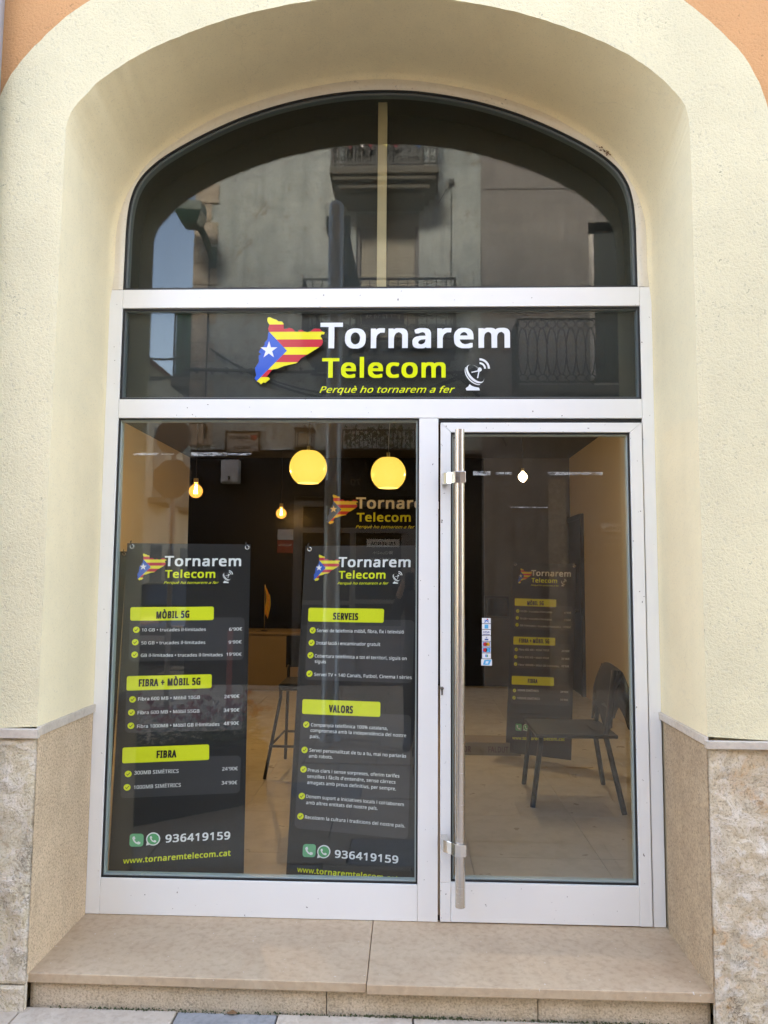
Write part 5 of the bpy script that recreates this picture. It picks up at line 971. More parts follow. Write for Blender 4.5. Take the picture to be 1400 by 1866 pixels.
# ------------------------------------------------------------------ the street across from the shop (seen mirrored in the panes)
FY = -7.36
def wall_holes(m, x0, x1, z0, z1, holes, y0, y1, mi=0):
    """front skin at y0 with openings, jambs running back to y1"""
    xs = sorted({x0, x1, *[h[0] for h in holes], *[h[1] for h in holes]}); zs = sorted({z0, z1, *[h[2] for h in holes], *[h[3] for h in holes]})
    for a, b in zip(xs, xs[1:]):
        for c, d in zip(zs, zs[1:]):
            if not any(h[0] <= a and b <= h[1] and h[2] <= c and d <= h[3] for h in holes): m.add([(a, y0, c), (b, y0, c), (b, y0, d), (a, y0, d)], [(0, 1, 2, 3)], mi)
    for a, b, c, d in holes:
        m.add([(a, y0, c), (a, y1, c), (a, y1, d), (a, y0, d)], [(0, 1, 2, 3)], mi); m.add([(b, y0, c), (b, y1, c), (b, y1, d), (b, y0, d)], [(0, 1, 2, 3)], mi)
        m.add([(a, y0, d), (a, y1, d), (b, y1, d), (b, y0, d)], [(0, 1, 2, 3)], mi); m.add([(a, y0, c), (a, y1, c), (b, y1, c), (b, y0, c)], [(0, 1, 2, 3)], mi)
b1 = thing('old_house', 'old grey plastered house across the street with stone corner, black ground floor and roller shutter', 'building', (-1.1, FY, 0))
m = MB(); holes = [(-.857, .080, 4.66, 6.88), (-.95, .15, 7.22, 8.5), (-2.0, -.2, -.18, 0)][:2]
wall_holes(m, -3.27, .998, 3.245, 8.7, holes, FY, FY - .22); m.box(-3.27, .998, FY - 7, FY - .5, -.2, 8.7)
m.add([(-3.27, FY, 3.245), (-3.27, FY - .5, 3.245), (-3.27, FY - .5, 8.7), (-3.27, FY, 8.7)], [(0, 1, 2, 3)]); m.build('plaster_wall', 'old_plaster', b1, recalc=False)
MB().box(-3.35, 1.05, FY - 7.1, FY + .15, 8.7, 8.8).build('eaves', 'slab_concrete', b1)
z = 3.3; k = 0
while z < 8.6:
    h = random.uniform(.27, .34); w = .235 if k % 2 else .34
    MB().box(-3.30, -3.28 + w, FY - (.34 if k % 2 else .23), FY + .022 + random.uniform(0, .01), z + .006, min(z + h - .006, 8.69)).build('quoin', 'quoin_stone', b1, bevel=.01); z += h; k += 1
# shutter with its slats, its box and frame
MB().box(-.855, .078, FY - .22, FY - .12, 6.66, 6.875).build('shutter_box', 'shutter_beige', b1)
for k in range(40):
    z = 4.67 + k * .0495; MB().box(-.80, .02, FY - .16, FY - .140 - .008, z + .003, z + .0465).build('shutter_slat', 'shutter_beige', b1, bevel=.006)
for xa, xb in ((-.855, -.805), (.025, .078)): MB().box(xa, xb, FY - .2, FY - .08, 4.665, 6.655).build('window_frame', 'shopfront_grey', b1)
MB().box(-.94, .14, FY - .2, FY - .15, 7.23, 8.48).build('balcony_door', 'dark_door', b1)
# balconies
def rail_bars(x0, x1, z0, z1, y, step, parent, r=.009):
    m = MB(); n = max(1, round((x1 - x0) / step))
    for i in range(n + 1): m.box(x0 + (x1 - x0) * i / n - r, x0 + (x1 - x0) * i / n + r, y - r, y + r, z0, z1)
    return m
def spiral(m, cx, cz, y, r, turns=1.6, fl=1, tr=.008):
    m.tube([(cx + fl * r * (1 - t * .85) * math.cos(turns * 6.283 * t), y, cz + r * (1 - t * .85) * math.sin(turns * 6.283 * t)) for t in [k / 26 for k in range(27)]], tr, 4)
bal = thing('balcony', 'concrete balcony with ornate black railing, high up at the top of the reflection', 'balcony', (-.43, FY + .3, 6.85), 0, None)
m = MB(); m.box(-1.20, .35, FY, FY + .64, 7.09, 7.21); m.box(-1.16, .31, FY, FY + .60, 7.02, 7.089); m.box(-1.08, .23, FY, FY + .53, 6.93, 7.019); m.box(-1.0, .15, FY, FY + .42, 6.85, 6.929); m.build('slab', 'slab_concrete', bal, bevel=.02)
yb = FY + .61; m = rail_bars(-1.18, .33, 7.21, 8.15, yb, .11, bal)
for xs_ in (-1.18, .33):
    for k in range(6): m.box(xs_ - .007, xs_ + .007, FY + .02 + k * .1, FY + .034 + k * .1, 7.21, 8.15)
m.box(-1.19, .34, yb - .015, yb + .015, 8.15, 8.18); m.box(-1.19, .34, yb - .01, yb + .01, 7.24, 7.26); m.build('railing', 'iron_black', bal)
m = MB()
for k in range(13):
    for j in range(4): spiral(m, -1.12 + k * .115, 7.32 + j * .13, yb, .045, 1.3, 1 if (k + j) % 2 else -1)
m.build('railing_scrolls', 'iron_black', bal); MB().box(-1.0, -.2, FY + .3, FY + .55, 7.215, 7.6).build('storage_box', 'dark_door', bal)
bt = thing('bunting', 'tiny coloured pennants strung over the top balcony railing', 'bunting', (-.4, yb + .05, 7.5)); 
for k, (x, c) in enumerate([(-.93, 'petal_red'), (-.76, 'print_white'), (-.64, 'petal_red'), (-.42, 'print_flag_yellow'), (-.28, 'petal_red'), (.0, 'bunting_blue')]):
    w = .05 if k < 5 else .13; MB().add([(x - w, yb + .03, 7.56), (x + w, yb + .03, 7.56), (x + w * .6, yb + .034, 7.46)], [(0, 1, 2)]).build('pennant', c, bt)
MB().tube([(-1.2, yb + .03, 7.57), (-.4, yb + .03, 7.55), (.35, yb + .03, 7.58)], .003, 4).build('string', 'cord_grey', bt)
bal = thing('balcony', 'balcony with scrolled black railing and a navy phone board in front of the roller shutter', 'balcony', (-.5, FY + .3, 4.43))
m = MB(); m.box(-1.56, .60, FY, FY + .65, 4.56, 4.66); m.box(-1.50, .54, FY, FY + .58, 4.47, 4.559); m.box(-1.4, .44, FY, FY + .45, 4.40, 4.469); m.build('slab', 'slab_concrete', bal, bevel=.02)
m = rail_bars(-1.55, .585, 4.66, 5.55, yb, .134, bal)
for xs_ in (-1.55, .585):
    for k in range(6): m.box(xs_ - .007, xs_ + .007, FY + .02 + k * .1, FY + .034 + k * .1, 4.66, 5.55)
m.box(-1.56, .595, yb - .014, yb + .014, 5.55, 5.575); m.box(-1.56, -1.53, FY, yb, 5.55, 5.575); m.box(.565, .595, FY, yb, 5.55, 5.575); m.box(-1.56, .595, yb - .01, yb + .01, 4.69, 4.71); m.build('railing', 'iron_black', bal)
m = MB()
for k in range(16):
    cx = -1.483 + k * .134
    spiral(m, cx - .03, 5.16, yb, .028, 1.2, 1, .007); spiral(m, cx + .03, 5.16, yb, .028, 1.2, -1, .007); spiral(m, cx, 5.03, yb, .058, 2, 1, .008); spiral(m, cx, 4.86, yb, .058, 2, -1, .008)
m.build('railing_scrolls', 'iron_black', bal)
for a, b, c in ((-1.35, -1.5, .45), (-1.35, -1.15, .35)): MB().box(min(a, b), min(a, b) + .05, yb + .05, yb + .07, 4.75, 5.1 + c * .3).build('plant_stake', 'iron_black', bal)
MB().box(-.72, -.13, yb + .02, yb + .035, 4.90, 5.36).build('phone_board', 'sign_navy', bal)
m = MB(); text(m, '977 72 10 58', lambda x, y: (-x, yb + .037, -y), .185, -4.985, .665, -4.985, .062, .03); text(m, 'EN VENDA', lambda x, y: (-x, yb + .037, -y), .22, -5.15, .63, -5.15, .09, .04); text(m, 'apr', lambda x, y: (-x, yb + .037, -y), .16, -4.93, .20, -4.93, .018); m.build('board_lettering', 'print_white', bal, recalc=False)
# black ground floor
m = MB(); m.box(-3.265, .997, FY - .45, FY - .10, -.19, 3.24); m.box(-3.265, -1.72, FY - .1, FY - .01, -.19, 3.24); m.box(.10, .997, FY - .1, FY - .01, -.19, 3.24); m.box(-1.72, .10, FY - .1, FY - .01, 2.56, 3.24); m.build('ground_floor_front', 'shopfront_black', b1)
MB().box(-.9, .997, FY - .009, FY + .015, 3.19, 3.243).build('beam', 'shopfront_grey', b1)
fr = MB().box(-1.72, -1.60, FY - .09, FY + .01, -.18, 2.50).build('entrance_frame', 'shopfront_grey', b1)
for a, b, c, d in ((-1.599, .09, 2.42, 2.50), (-1.599, .09, 2.04, 2.11), (-.16, .09, -.18, 2.039), (-.90, -.82, -.18, 2.039), (-1.599, -.901, .62, .70), (-.819, -.161, .62, .70), (-1.599, -.901, 1.0, 1.06), (-.819, -.161, 1.02, 1.08)):
    MB().box(a, b, FY - .085, FY + .004, c, d).build('frame_bar', 'shopfront_grey', fr)
MB().box(-1.59, .0, FY - .095, FY - .086, .7, 2.42).build('pane', 'dark_glass', fr); MB().box(-1.59, -.17, FY - .095, FY - .06, -.17, .61).build('kick_panel', 'shopfront_grey', fr)
m = MB(); text(m, '70', lambda x, y: (-x, FY - .007, -y), .748, -2.73, .90, -2.73, .11, .0); m.build('house_number', 'shopfront_grey', b1, recalc=False)
def sale_sign(x1, zt, y, num, label):
    s = thing('sale_sign', label, 'sign', (x1 - .24, y, zt), 0, 'for sale signs')
    MB().box(x1 - .475, x1, y - .01, y, zt - .115, zt).build('sign_board', 'plastic_white', s)
    T = lambda x, y_: (x1 - x, y + .0015, zt - y_)
    m = MB(); text(m, 'EN VENDA', T, .06, .090, .42, .090, .062, .05); m.build('board_lettering', 'print_ink', s, recalc=False)
    m = MB(); text(m, 'Quatre', T, .16, .215, .38, .215, .05, .03); m.poly([(.10, .17), (.15, .17), (.15, .215), (.10, .215)], T); text(m, num, T, .05, .315, .43, .315, .05, .02); m.build('sign_lettering', 'plastic_white', s, recalc=False)
sale_sign(-.185, 1.95, FY - .06, '639 781 360', 'white EN VENDA sign with phone number on the dark entrance across the street')
sale_sign(3.16, 2.185, FY + .036, '977 72 10 58', 'white EN VENDA sign on the brown wall reflected at the right edge of the door')
s = thing('notice_sheet', 'small white and red notice hanging beside the dark entrance across the street', 'notice', (-1.83, FY + .005, 1.9))
box('upper_sheet', 'plastic_white', s, -1.95, -1.72, FY - .004, FY + .004, 1.93, 2.08); box('lower_sheet', 'red_paint', s, -1.95, -1.72, FY - .004, FY + .004, 1.74, 1.925)
m = MB(); text(m, 'ALQUILER', lambda x, y: (-x, FY + .0055, -y), 1.74, -1.84, 1.93, -1.84, .035, .02); m.build('lettering', 'plastic_white', s, recalc=False)
# name plate, electric box, lantern, low ironwork
s = thing('street_plate', 'ceramic street name plate reading CARRER MAJOR with a small crest', 'sign', (-2.49, FY + .01, 3.36))
box('plate', 'plate_tile', s, -2.725, -2.255, FY, FY + .02, 3.21, 3.50)
m = MB(); m.box(-2.745, -2.725, FY, FY + .03, 3.19, 3.52); m.box(-2.255, -2.237, FY, FY + .03, 3.19, 3.52); m.box(-2.725, -2.255, FY, FY + .03, 3.50, 3.52); m.box(-2.725, -2.255, FY, FY + .03, 3.19, 3.21); m.build('frame', 'iron_black', s)
T = lambda x, y: (-x, FY + .0215, -y); m = MB(); text(m, 'CARRER', T, 2.41, -3.40, 2.69, -3.40, .055, .02); text(m, 'MAJOR', T, 2.38, -3.25, 2.62, -3.25, .055, .02); m.build('lettering', 'iron_black', s, recalc=False)
m = MB(); m.poly([(2.28, -3.46), (2.37, -3.46), (2.37, -3.40), (2.325, -3.37), (2.28, -3.40)], T); m.build('crest', 'red_paint', s, recalc=False)
s = thing('meter_box', 'white electricity meter box on the black wall below the street plate', 'meter box', (-2.64, FY, 2.9)); box('housing', 'plastic_white', s, -2.77, -2.51, FY - .01, FY + .13, 2.74, 3.08, bevel=.01); box('door_panel', 'plastic_white', s, -2.75, -2.53, FY + .13, FY + .138, 2.76, 3.06); box('latch', 'iron_black', s, -2.66, -2.63, FY + .138, FY + .148, 2.78, 2.84)
s = thing('wall_lantern', 'black iron wall lantern above the dark entrance across the street', 'lantern', (-1.52, -6.96, 3.3))
m = MB()
for x in (-1.64, -1.41):
    for y in (-7.06, -6.84): m.box(x, x + .014, y, y + .014, 3.20, 3.45)
m.box(-1.66, -1.38, -7.08, -6.82, 3.45, 3.47); m.box(-1.66, -1.38, -7.08, -6.82, 3.185, 3.2); m.box(-1.53, -1.51, FY, -6.9, 3.50, 3.52); m.box(-1.53, -1.51, -6.95, -6.93, 3.47, 3.5); m.build('frame', 'iron_black', s)
box('pane', 'lamp_lens', s, -1.60, -1.44, -7.02, -6.88, 3.24, 3.40)
s = thing('iron_basket', 'low black ironwork planter ledge above the dark entrance across the street', 'planter', (-.47, FY + .25, 3.18))
m = rail_bars(-.975, .02, 3.18, 3.43, -6.86, .06, s, .006); m.box(-.98, .025, -6.87, -6.85, 3.43, 3.45); m.box(-.98, .025, FY, -6.85, 3.16, 3.18); m.build('basket', 'iron_black', s)
m = MB()
for k in range(260):
    x = random.uniform(-.95, 0); y = random.uniform(-7.2, -6.9); z = random.uniform(3.2, 3.5); q = .03; a = random.uniform(0, 6.28); m.add([(x - q * math.cos(a), y, z), (x + q * math.cos(a), y + q * math.sin(a), z + .01), (x, y, z + q * 1.5)], [(0, 1, 2)])
m.build('foliage', 'leaf_green', s, recalc=False)
# corner street lamp in green
s = thing('wall_street_lamp', 'dark green street lamp head bracketed to the stone corner of the old house', 'street lamp', (-3.1, FY + .5, 6.5))
m = MB(); v = [(-3.40, -7.0, 6.62), (-3.02, -7.0, 6.60), (-2.98, -6.55, 6.50), (-3.36, -6.55, 6.52)]
m.add(v + [(x, y, z + .13) for x, y, z in v] + [(-3.30, -6.95, 6.40), (-3.08, -6.95, 6.38), (-3.05, -6.62, 6.34), (-3.27, -6.62, 6.35)], [(4, 5, 6, 7), (0, 1, 5, 4), (1, 2, 6, 5), (2, 3, 7, 6), (3, 0, 4, 7), (0, 8, 9, 1), (1, 9, 10, 2), (2, 10, 11, 3), (3, 11, 8, 0), (8, 11, 10, 9)]); m.build('lamp_housing', 'lamp_green', s)
MB().add([(-3.0, -6.99, 6.59), (-2.975, -6.56, 6.49), (-3.04, -6.62, 6.36), (-3.07, -6.95, 6.40)], [(0, 1, 2, 3)]).build('lens', 'lamp_lens', s)
MB().box(-3.06, -2.94, FY + .02, FY + .06, 5.98, 6.30).build('wall_bracket', 'lamp_green', s); MB().tube([(-3.0, FY + .05, 6.1), (-3.05, -7.0, 6.35), (-3.12, -6.85, 6.45)], .05, 8).build('arm', 'lamp_green', s); MB().tube([(-3.05, FY + .04, 3.4), (-3.05, FY + .04, 6.0)], .012, 6).build('conduit', 'cable_black', s)
s = thing('netted_balcony', 'narrow side balcony wrapped in green netting on the corner of the old house', 'balcony', (-3.45, -8.2, 4.3))
box('slab', 'slab_concrete', s, -3.62, -3.305, -9.0, -7.45, 4.22, 4.36); m = MB()
for k in range(9): m.box(-3.60, -3.585, -7.5 - k * .18, -7.515 - k * .18, 4.36, 5.38)
for k in range(3): m.box(-3.60 + k * .13, -3.585 + k * .13, -7.475, -7.46, 4.36, 5.38)
m.box(-3.61, -3.30, -7.48, -7.455, 5.38, 5.41); m.box(-3.61, -3.58, -9.0, -7.48, 5.38, 5.41); m.build('railing', 'iron_black', s)
MB().box(-3.575, -3.31, -7.52, -7.50, 4.37, 5.37).build('netting', 'netting_green', s)
MB().tube([(-3.35, -7.45, 4.22), (-3.33, -7.45, 3.9), (-3.28, -7.4, 3.7)], .03, 6).build('bracket', 'iron_black', s)
# facade cables
def sag(p, q, s_, n=14): return [tuple(Vector(p).lerp(Vector(q), k / n) - Vector((0, 0, s_ * 4 * (k / n) * (1 - k / n)))) for k in range(n + 1)]
s = thing('facade_cables', 'black utility cables looping along the wall of the old house', 'cables', (-1, FY + .1, 4.4))
for pts, r in ((sag((-3.9, -7.2, 4.58), (-3.35, -7.25, 4.62), .04), .016), (sag((-3.35, -7.25, 4.42), (-2.2, FY + .06, 4.42), .01), .026), (sag((-2.2, FY + .06, 4.42), (-1.4, FY + .06, 4.40), .02), .022), (sag((-3.0, FY + .05, 4.75), (.9, FY + .08, 4.44), .62, 30), .018), (sag((-2.9, FY + .05, 4.66), (.99, FY + .1, 4.40), .50, 30), .014),
               (sag((-1.5, FY + .04, 4.36), (1.0, FY + .04, 4.42), .05), .020), (sag((.6, FY + .05, 4.4), (1.25, FY + .05, 3.5), -.12), .018), (sag((.5, FY + .05, 4.38), (1.35, FY + .05, 3.3), -.2), .014), (sag((-3.95, -7.2, 4.30), (-3.32, -7.3, 4.36), .03), .016), (sag((-3.9, -7.2, 4.26), (-3.32, -7.3, 4.40), .05), .012)):
    MB().tube(pts, r, 6).build('cable', 'cable_black', s)
MB().tube([(.555, FY + .03, 7.28), (.555, FY + .03, 4.7)], .006, 5).build('cable', 'cable_black', s); MB().tube([(.555, FY + .03, 7.28), (.36, FY + .06, 6.95)], .006, 5).build('cable', 'cable_black', s); MB().box(.52, .60, FY, FY + .05, 7.26, 7.33).build('junction_box', 'iron_black', s)
for k in range(9): MB().box(-3.2 + k * .22, -3.17 + k * .22, FY + .0, FY + .08, 4.38, 4.46).build('cable_clip', 'iron_black', s)
# neighbour
b2 = thing('brown_house', 'smooth grey brown house across the street next to the old grey one', 'building', (3.4, FY, 0))
m = MB(); wall_holes(m, 1.002, 7.5, -.19, 8.3, [(2.575, 3.45, 4.06, 6.65)], FY + .02, FY - .2); m.box(1.002, 7.5, FY - 7, FY - .4, -.19, 8.3); m.build('plaster_wall', 'brown_plaster', b2, recalc=False)
MB().box(1.0, 7.6, FY - 7.1, FY + .15, 8.3, 8.4).build('eaves', 'slab_concrete', b2)
MB().box(2.65, 3.40, FY - .2, FY - .12, 4.06, 6.56).build('balcony_door', 'dark_door', b2); m = MB(); m.box(2.577, 2.648, FY - .19, FY + .03, 4.30, 6.46); m.box(2.648, 3.4, FY - .11, FY + .03, 4.12, 4.25); m.build('white_trim', 'white_plaster', b2)
MB().box(1.01, 4.5, FY + .0215, FY + .028, 7.17, 7.185).build('render_joint', 'shopfront_grey', b2)
for k in range(6): MB().box(1.94, 2.19, FY + .021, FY + .06, -.18 + k * .50, .315 + k * .50).build('pilaster_stone', 'quoin_stone', b2, bevel=.006)
MB().box(4.0, 5.2, FY + .021, FY + .03, -.18, 2.4).build('garage_door', 'dark_door', b2)
bal = thing('balcony', 'balcony with oval patterned railing on the brown house, at the right of the name band', 'balcony', (2.5, FY + .3, 3.84))
m = MB(); m.box(1.44, 3.9, FY + .021, FY + .65, 3.93, 4.04); m.box(1.52, 3.8, FY + .021, FY + .58, 3.84, 3.929); m.build('slab', 'slab_concrete', bal, bevel=.015)
m = MB(); m.box(1.43, 3.9, yb - .013, yb + .013, 4.965, 4.985); m.box(1.43, 3.9, yb - .009, yb + .009, 4.08, 4.095); m.box(1.425, 1.455, FY + .02, yb, 4.965, 4.985); step = .132
for k in range(7): m.box(1.435, 1.449, FY + .03 + k * .095, FY + .044 + k * .095, 4.04, 4.965)
for k in range(18):
    cx = 1.51 + k * step
    if k % 1 == 0:
        m.tube([(cx + .058 * math.cos(a), yb, 4.905 + .055 * math.sin(a)) for a in [2 * math.pi * j / 14 for j in range(15)]], .008, 4); m.tube([(cx + .062 * math.cos(a), yb, 4.145 + .050 * math.sin(a)) for a in [2 * math.pi * j / 14 for j in range(15)]], .008, 4)
        m.tube([(cx + .066 * math.cos(a), yb, 4.52 + .33 * math.sin(a)) for a in [2 * math.pi * j / 24 for j in range(25)]], .009, 4); m.box(cx + .054, cx + .078, yb - .012, yb + .012, 4.51, 4.53)
m.build('railing', 'iron_black', bal)
# side street
b3 = thing('side_street_house', 'sandy coloured houses running down the side street, with small balconies and an arched doorway', 'building', (-9, -19, 0))
MB().box(-12, -7, -26, -15.5, -.2, 7.0).build('house_wall', 'sandy_plaster', b3); MB().add([(-12, -26, 7.01), (-6.8, -26, 7.01), (-6.8, -15.4, 7.01), (-12, -15.4, 7.01), (-9.5, -26, 8.4), (-9.5, -15.4, 8.4)], [(0, 1, 2, 3), (1, 4, 5, 2), (0, 3, 5, 4), (2, 5, 3), (0, 4, 1)]).build('tiled_roof', 'roof_tile', b3)
for yy in (-16.8, -19.4, -22.2):
    for z0, z1 in ((3.5, 5.4), (.6, 2.2)): MB().box(-7.02, -6.985, yy - .45, yy + .45, z0, z1).build('window', 'dark_door', b3)
    q = MB().box(-6.999, -6.5, yy - .8, yy + .8, 3.30, 3.44).build('balcony_slab', 'slab_concrete', b3); m = MB()
    for k in range(12): m.box(-6.52, -6.505, yy - .78 + k * .14, yy - .765 + k * .14, 3.44, 4.35)
    m.box(-6.53, -6.495, yy - .8, yy + .8, 4.35, 4.38); m.build('balcony_railing', 'iron_black', q)
m = MB(); m.prism([(-.5, -.18), (.5, -.18), (.5, 1.6)] + [(.5 * math.cos(a), 1.6 + .5 * math.sin(a)) for a in [math.pi * k / 10 for k in range(1, 10)]] + [(-.5, 1.6)], 0, .03); m.v = [(-6.99 + v[1], -18.1 + v[0], v[2]) for v in m.v]; m.build('arched_door', 'desk_wood', b3)
MB().box(-8.5, -8.1, -17.4, -17.0, 7.3, 8.75).build('chimney', 'red_paint', b3)
b4 = thing('white_house', 'white house closing the far end of the side street', 'building', (-4, -30, 0)); MB().box(-9, 2, -34, -29, -.2, 7.5).build('house_wall', 'white_plaster', b4); MB().box(-9.2, 2.2, -34.2, -28.8, 7.5, 7.65).build('flat_roof', 'slab_concrete', b4)
for x in (-6.5, -5, -3.5):
    for z in (1, 4): MB().box(x, x + .8, -29, -28.97, z, z + 1.4).build('window', 'dark_door', b4)
# further neighbours across the street, so the light in the street is a street's light
b5 = thing('corner_house', 'tan rendered house across the street beyond the side street', 'building', (-11, FY, 0)); MB().box(-16, -7.2, -14, FY, -.2, 6.4).build('house_wall', 'tan_plaster', b5)
for x in (-8.8, -11.5, -14.2):
    for z in (1, 4.2): MB().box(x, x + 1, FY, FY + .03, z, z + 1.7).build('window', 'dark_door', b5)
b6 = thing('white_terrace_house', 'white rendered house across the street beyond the brown one', 'building', (11, FY, 0)); MB().box(7.52, 15, -14, FY, -.2, 6.6).build('house_wall', 'white_plaster', b6)
for x in (8.2, 10.5, 12.8):
    for z in (1, 4.2): MB().box(x, x + 1, FY, FY + .03, z, z + 1.7).build('window', 'dark_door', b6)
# lamp post
s = thing('lamp_post', 'grey steel lamp post with a boxy dark lamp head, reflected between the globe lamps', 'street lamp', (-.80, -3.96, -.15))
MB().lathe([(.11, 0), (.11, .03), (.085, .05), (.080, 1.6), (.078, 5.30), (.072, 5.345), (.045, 5.37), (.001, 5.37)], (-.80, -3.96, -.15), 24).build('post', 'pole_grey', s, smooth=True)
m = MB(); m.box(-.915, -.665, -4.16, -4.045, 4.97, 5.12); m.add([(-.905, -4.05, 4.965), (-.68, -4.05, 4.965), (-.56, -4.08, 4.38), (-.74, -4.08, 4.38), (-.905, -4.155, 4.965), (-.68, -4.155, 4.965), (-.56, -4.20, 4.38), (-.74, -4.20, 4.38)], [(0, 1, 2, 3), (7, 6, 5, 4), (1, 5, 6, 2), (0, 3, 7, 4), (3, 2, 6, 7)]); m.build('lamp_head', 'lamp_green', s)
MB().box(-.86, -.74, -3.875, -3.85, 2.1, 2.35).build('service_hatch', 'pole_grey', s)
s = thing('sign_post', 'thin post carrying the blank backs of a round and an octagonal road sign', 'road sign', (-2.73, -4.96, -.15))
MB().tube([(-2.73, -4.99, -.15), (-2.73, -4.99, 3.15)], .03, 12).build('post', 'sign_back', s, smooth=True)
MB().prism([(-2.73 + .205 * math.cos(a), 2.985 + .205 * math.sin(a)) for a in [2 * math.pi * k / 32 for k in range(32)]], -4.955, -4.945).build('round_sign', 'sign_back', s); MB().prism([(-2.73 + .235 * math.cos(a), 2.50 + .235 * math.sin(a)) for a in [math.pi / 8 + math.pi / 4 * k for k in range(8)]], -4.955, -4.945).build('octagonal_sign', 'sign_back', s)
s = thing('red_post', 'slim red metal post standing by the black flower planter', 'post', (-1.42, -2.46, -.12)); MB().tube([(-1.42, -2.46, -.12), (-1.42, -2.46, 1.0)], .022, 12).build('shaft', 'red_paint', s, smooth=True); MB().lathe([(.05, 0), (.05, .012), (.022, .02)], (-1.42, -2.46, -.12), 16).build('foot', 'red_paint', s)
# planter with red and white flowers
s = thing('flower_planter', 'long black planter box full of red and white cyclamen standing on the pavement', 'planter', (-1.5, -1.75, -.12), R(-38))
m = MB(); m.box(-.50, .50, -.16, .16, .0, .40); build_at(m, 'box', 'planter_black', s, bevel=.008); m = MB(); m.box(-.48, .48, -.14, .14, .40, .41); build_at(m, 'soil', 'paving_joint', s)
lf, pr, pw = MB(), MB(), MB()
for k in range(900):
    x, y = random.uniform(-.52, .52), random.uniform(-.17, .17); z = .42 + abs(random.gauss(0, .07)); a = random.uniform(0, 6.28); q = random.uniform(.02, .04); b_ = random.uniform(-.5, .5)
    lf.add([(x, y, z), (x + q * math.cos(a), y + q * math.sin(a), z + q * b_), (x + q * 1.5 * math.cos(a + .5), y + q * 1.5 * math.sin(a + .5), z + q * .3), (x + q * math.cos(a + 1), y + q * math.sin(a + 1), z)], [(0, 1, 2, 3)])
for k in range(130):
    x, y = random.uniform(-.5, .5), random.uniform(-.17, .17); z = .55 + abs(random.gauss(0, .09)); t_ = pr if random.random() < .72 else pw
    for j in range(5):
        a = j * 1.257 + random.uniform(-.3, .3); q = .026; t_.add([(x, y, z), (x + q * math.cos(a), y + q * math.sin(a), z + q), (x + .6 * q * math.cos(a + .4), y + .6 * q * math.sin(a + .4), z + 1.7 * q)], [(0, 1, 2)])
for mb, nme, mt in ((lf, 'leaves', 'leaf_green'), (pr, 'red_petals', 'petal_red'), (pw, 'white_petals', 'petal_white')): o = build_at(mb, nme, mt, s, recalc=False); tag(o, kind='stuff')
# parked car
s = thing('parked_car', 'black hatchback parked nose first in the side street', 'car', (-4.75, -11.6, -.17))
sec = [(-2.0, .35, .55, .80), (-1.9, .25, .70, .84), (-1.2, .22, .92, .87), (-.9, .22, .98, .87), (-.3, .22, 1.38, .70), (.6, .22, 1.46, .70), (1.3, .22, 1.36, .68), (1.75, .24, 1.0, .82), (1.95, .3, .9, .80)]
m = MB(); n_ = 10
for (ly, zb, zt_, w) in sec:
    wb_ = .86 if abs(ly) < 1.8 else .8; belt = min(zt_, .92)
    m.v += [(-wb_ * .95, -ly, zb), (-wb_, -ly, zb + .2), (-wb_, -ly, belt - .08), (-wb_ * .98, -ly, belt), (-w, -ly, zt_ - .03), (-w * .85, -ly, zt_), (w * .85, -ly, zt_), (w, -ly, zt_ - .03), (wb_ * .98, -ly, belt), (wb_, -ly, belt - .08), (wb_, -ly, zb + .2), (wb_ * .95, -ly, zb)]
n_ = 12
m.f = [(i * n_ + k, i * n_ + (k + 1) % n_, (i + 1) * n_ + (k + 1) % n_, (i + 1) * n_ + k) for i in range(len(sec) - 1) for k in range(n_)] + [tuple(range(n_ - 1, -1, -1)), tuple((len(sec) - 1) * n_ + k for k in range(n_))]; m.m = [0] * len(m.f)
build_at(m, 'body', 'car_paint', s, smooth=True, bevel=.02)
m = MB(); m.add([(-.74, .92, 1.0), (.74, .92, 1.0), (.62, .36, 1.36), (-.62, .36, 1.36)], [(0, 1, 2, 3)]); m.v = [(x, y + .012, z + .012) for x, y, z in m.v]; build_at(m, 'windscreen', 'dark_glass', s)
for sx in (-1, 1):
    m = MB(); m.box(sx * .5, sx * .78, 1.90, 2.0, .58, .70); build_at(m, 'headlight', 'chrome', s, bevel=.02); m = MB(); m.box(sx * .90, sx * 1.02, .75, .85, .95, 1.08); build_at(m, 'wing_mirror', 'car_paint', s, bevel=.03)
    m = MB(); m.add([(sx * .875, .55, .97), (sx * .875, -1.5, .97), (sx * .735, -1.2, 1.34), (sx * .735, .25, 1.36)], [(0, 1, 2, 3)]); build_at(m, 'side_window', 'dark_glass', s)
    for sy in (1.25, -1.3):
        m = MB(); m.tube([(sx * .70, sy, .31), (sx * .88, sy, .31)], .31, 24); w_ = build_at(m, 'wheel', 'tyre_rubber', s); m = MB(); m.tube([(sx * .875, sy, .31), (sx * .89, sy, .31)], .2, 20); build_at(m, 'rim', 'chrome', w_)
m = MB(); m.box(-.45, .45, 1.98, 2.02, .40, .52); build_at(m, 'number_plate', 'plastic_white', s); m = MB(); m.box(-.4, .4, 1.97, 2.01, .56, .66); build_at(m, 'grille', 'tyre_rubber', s)
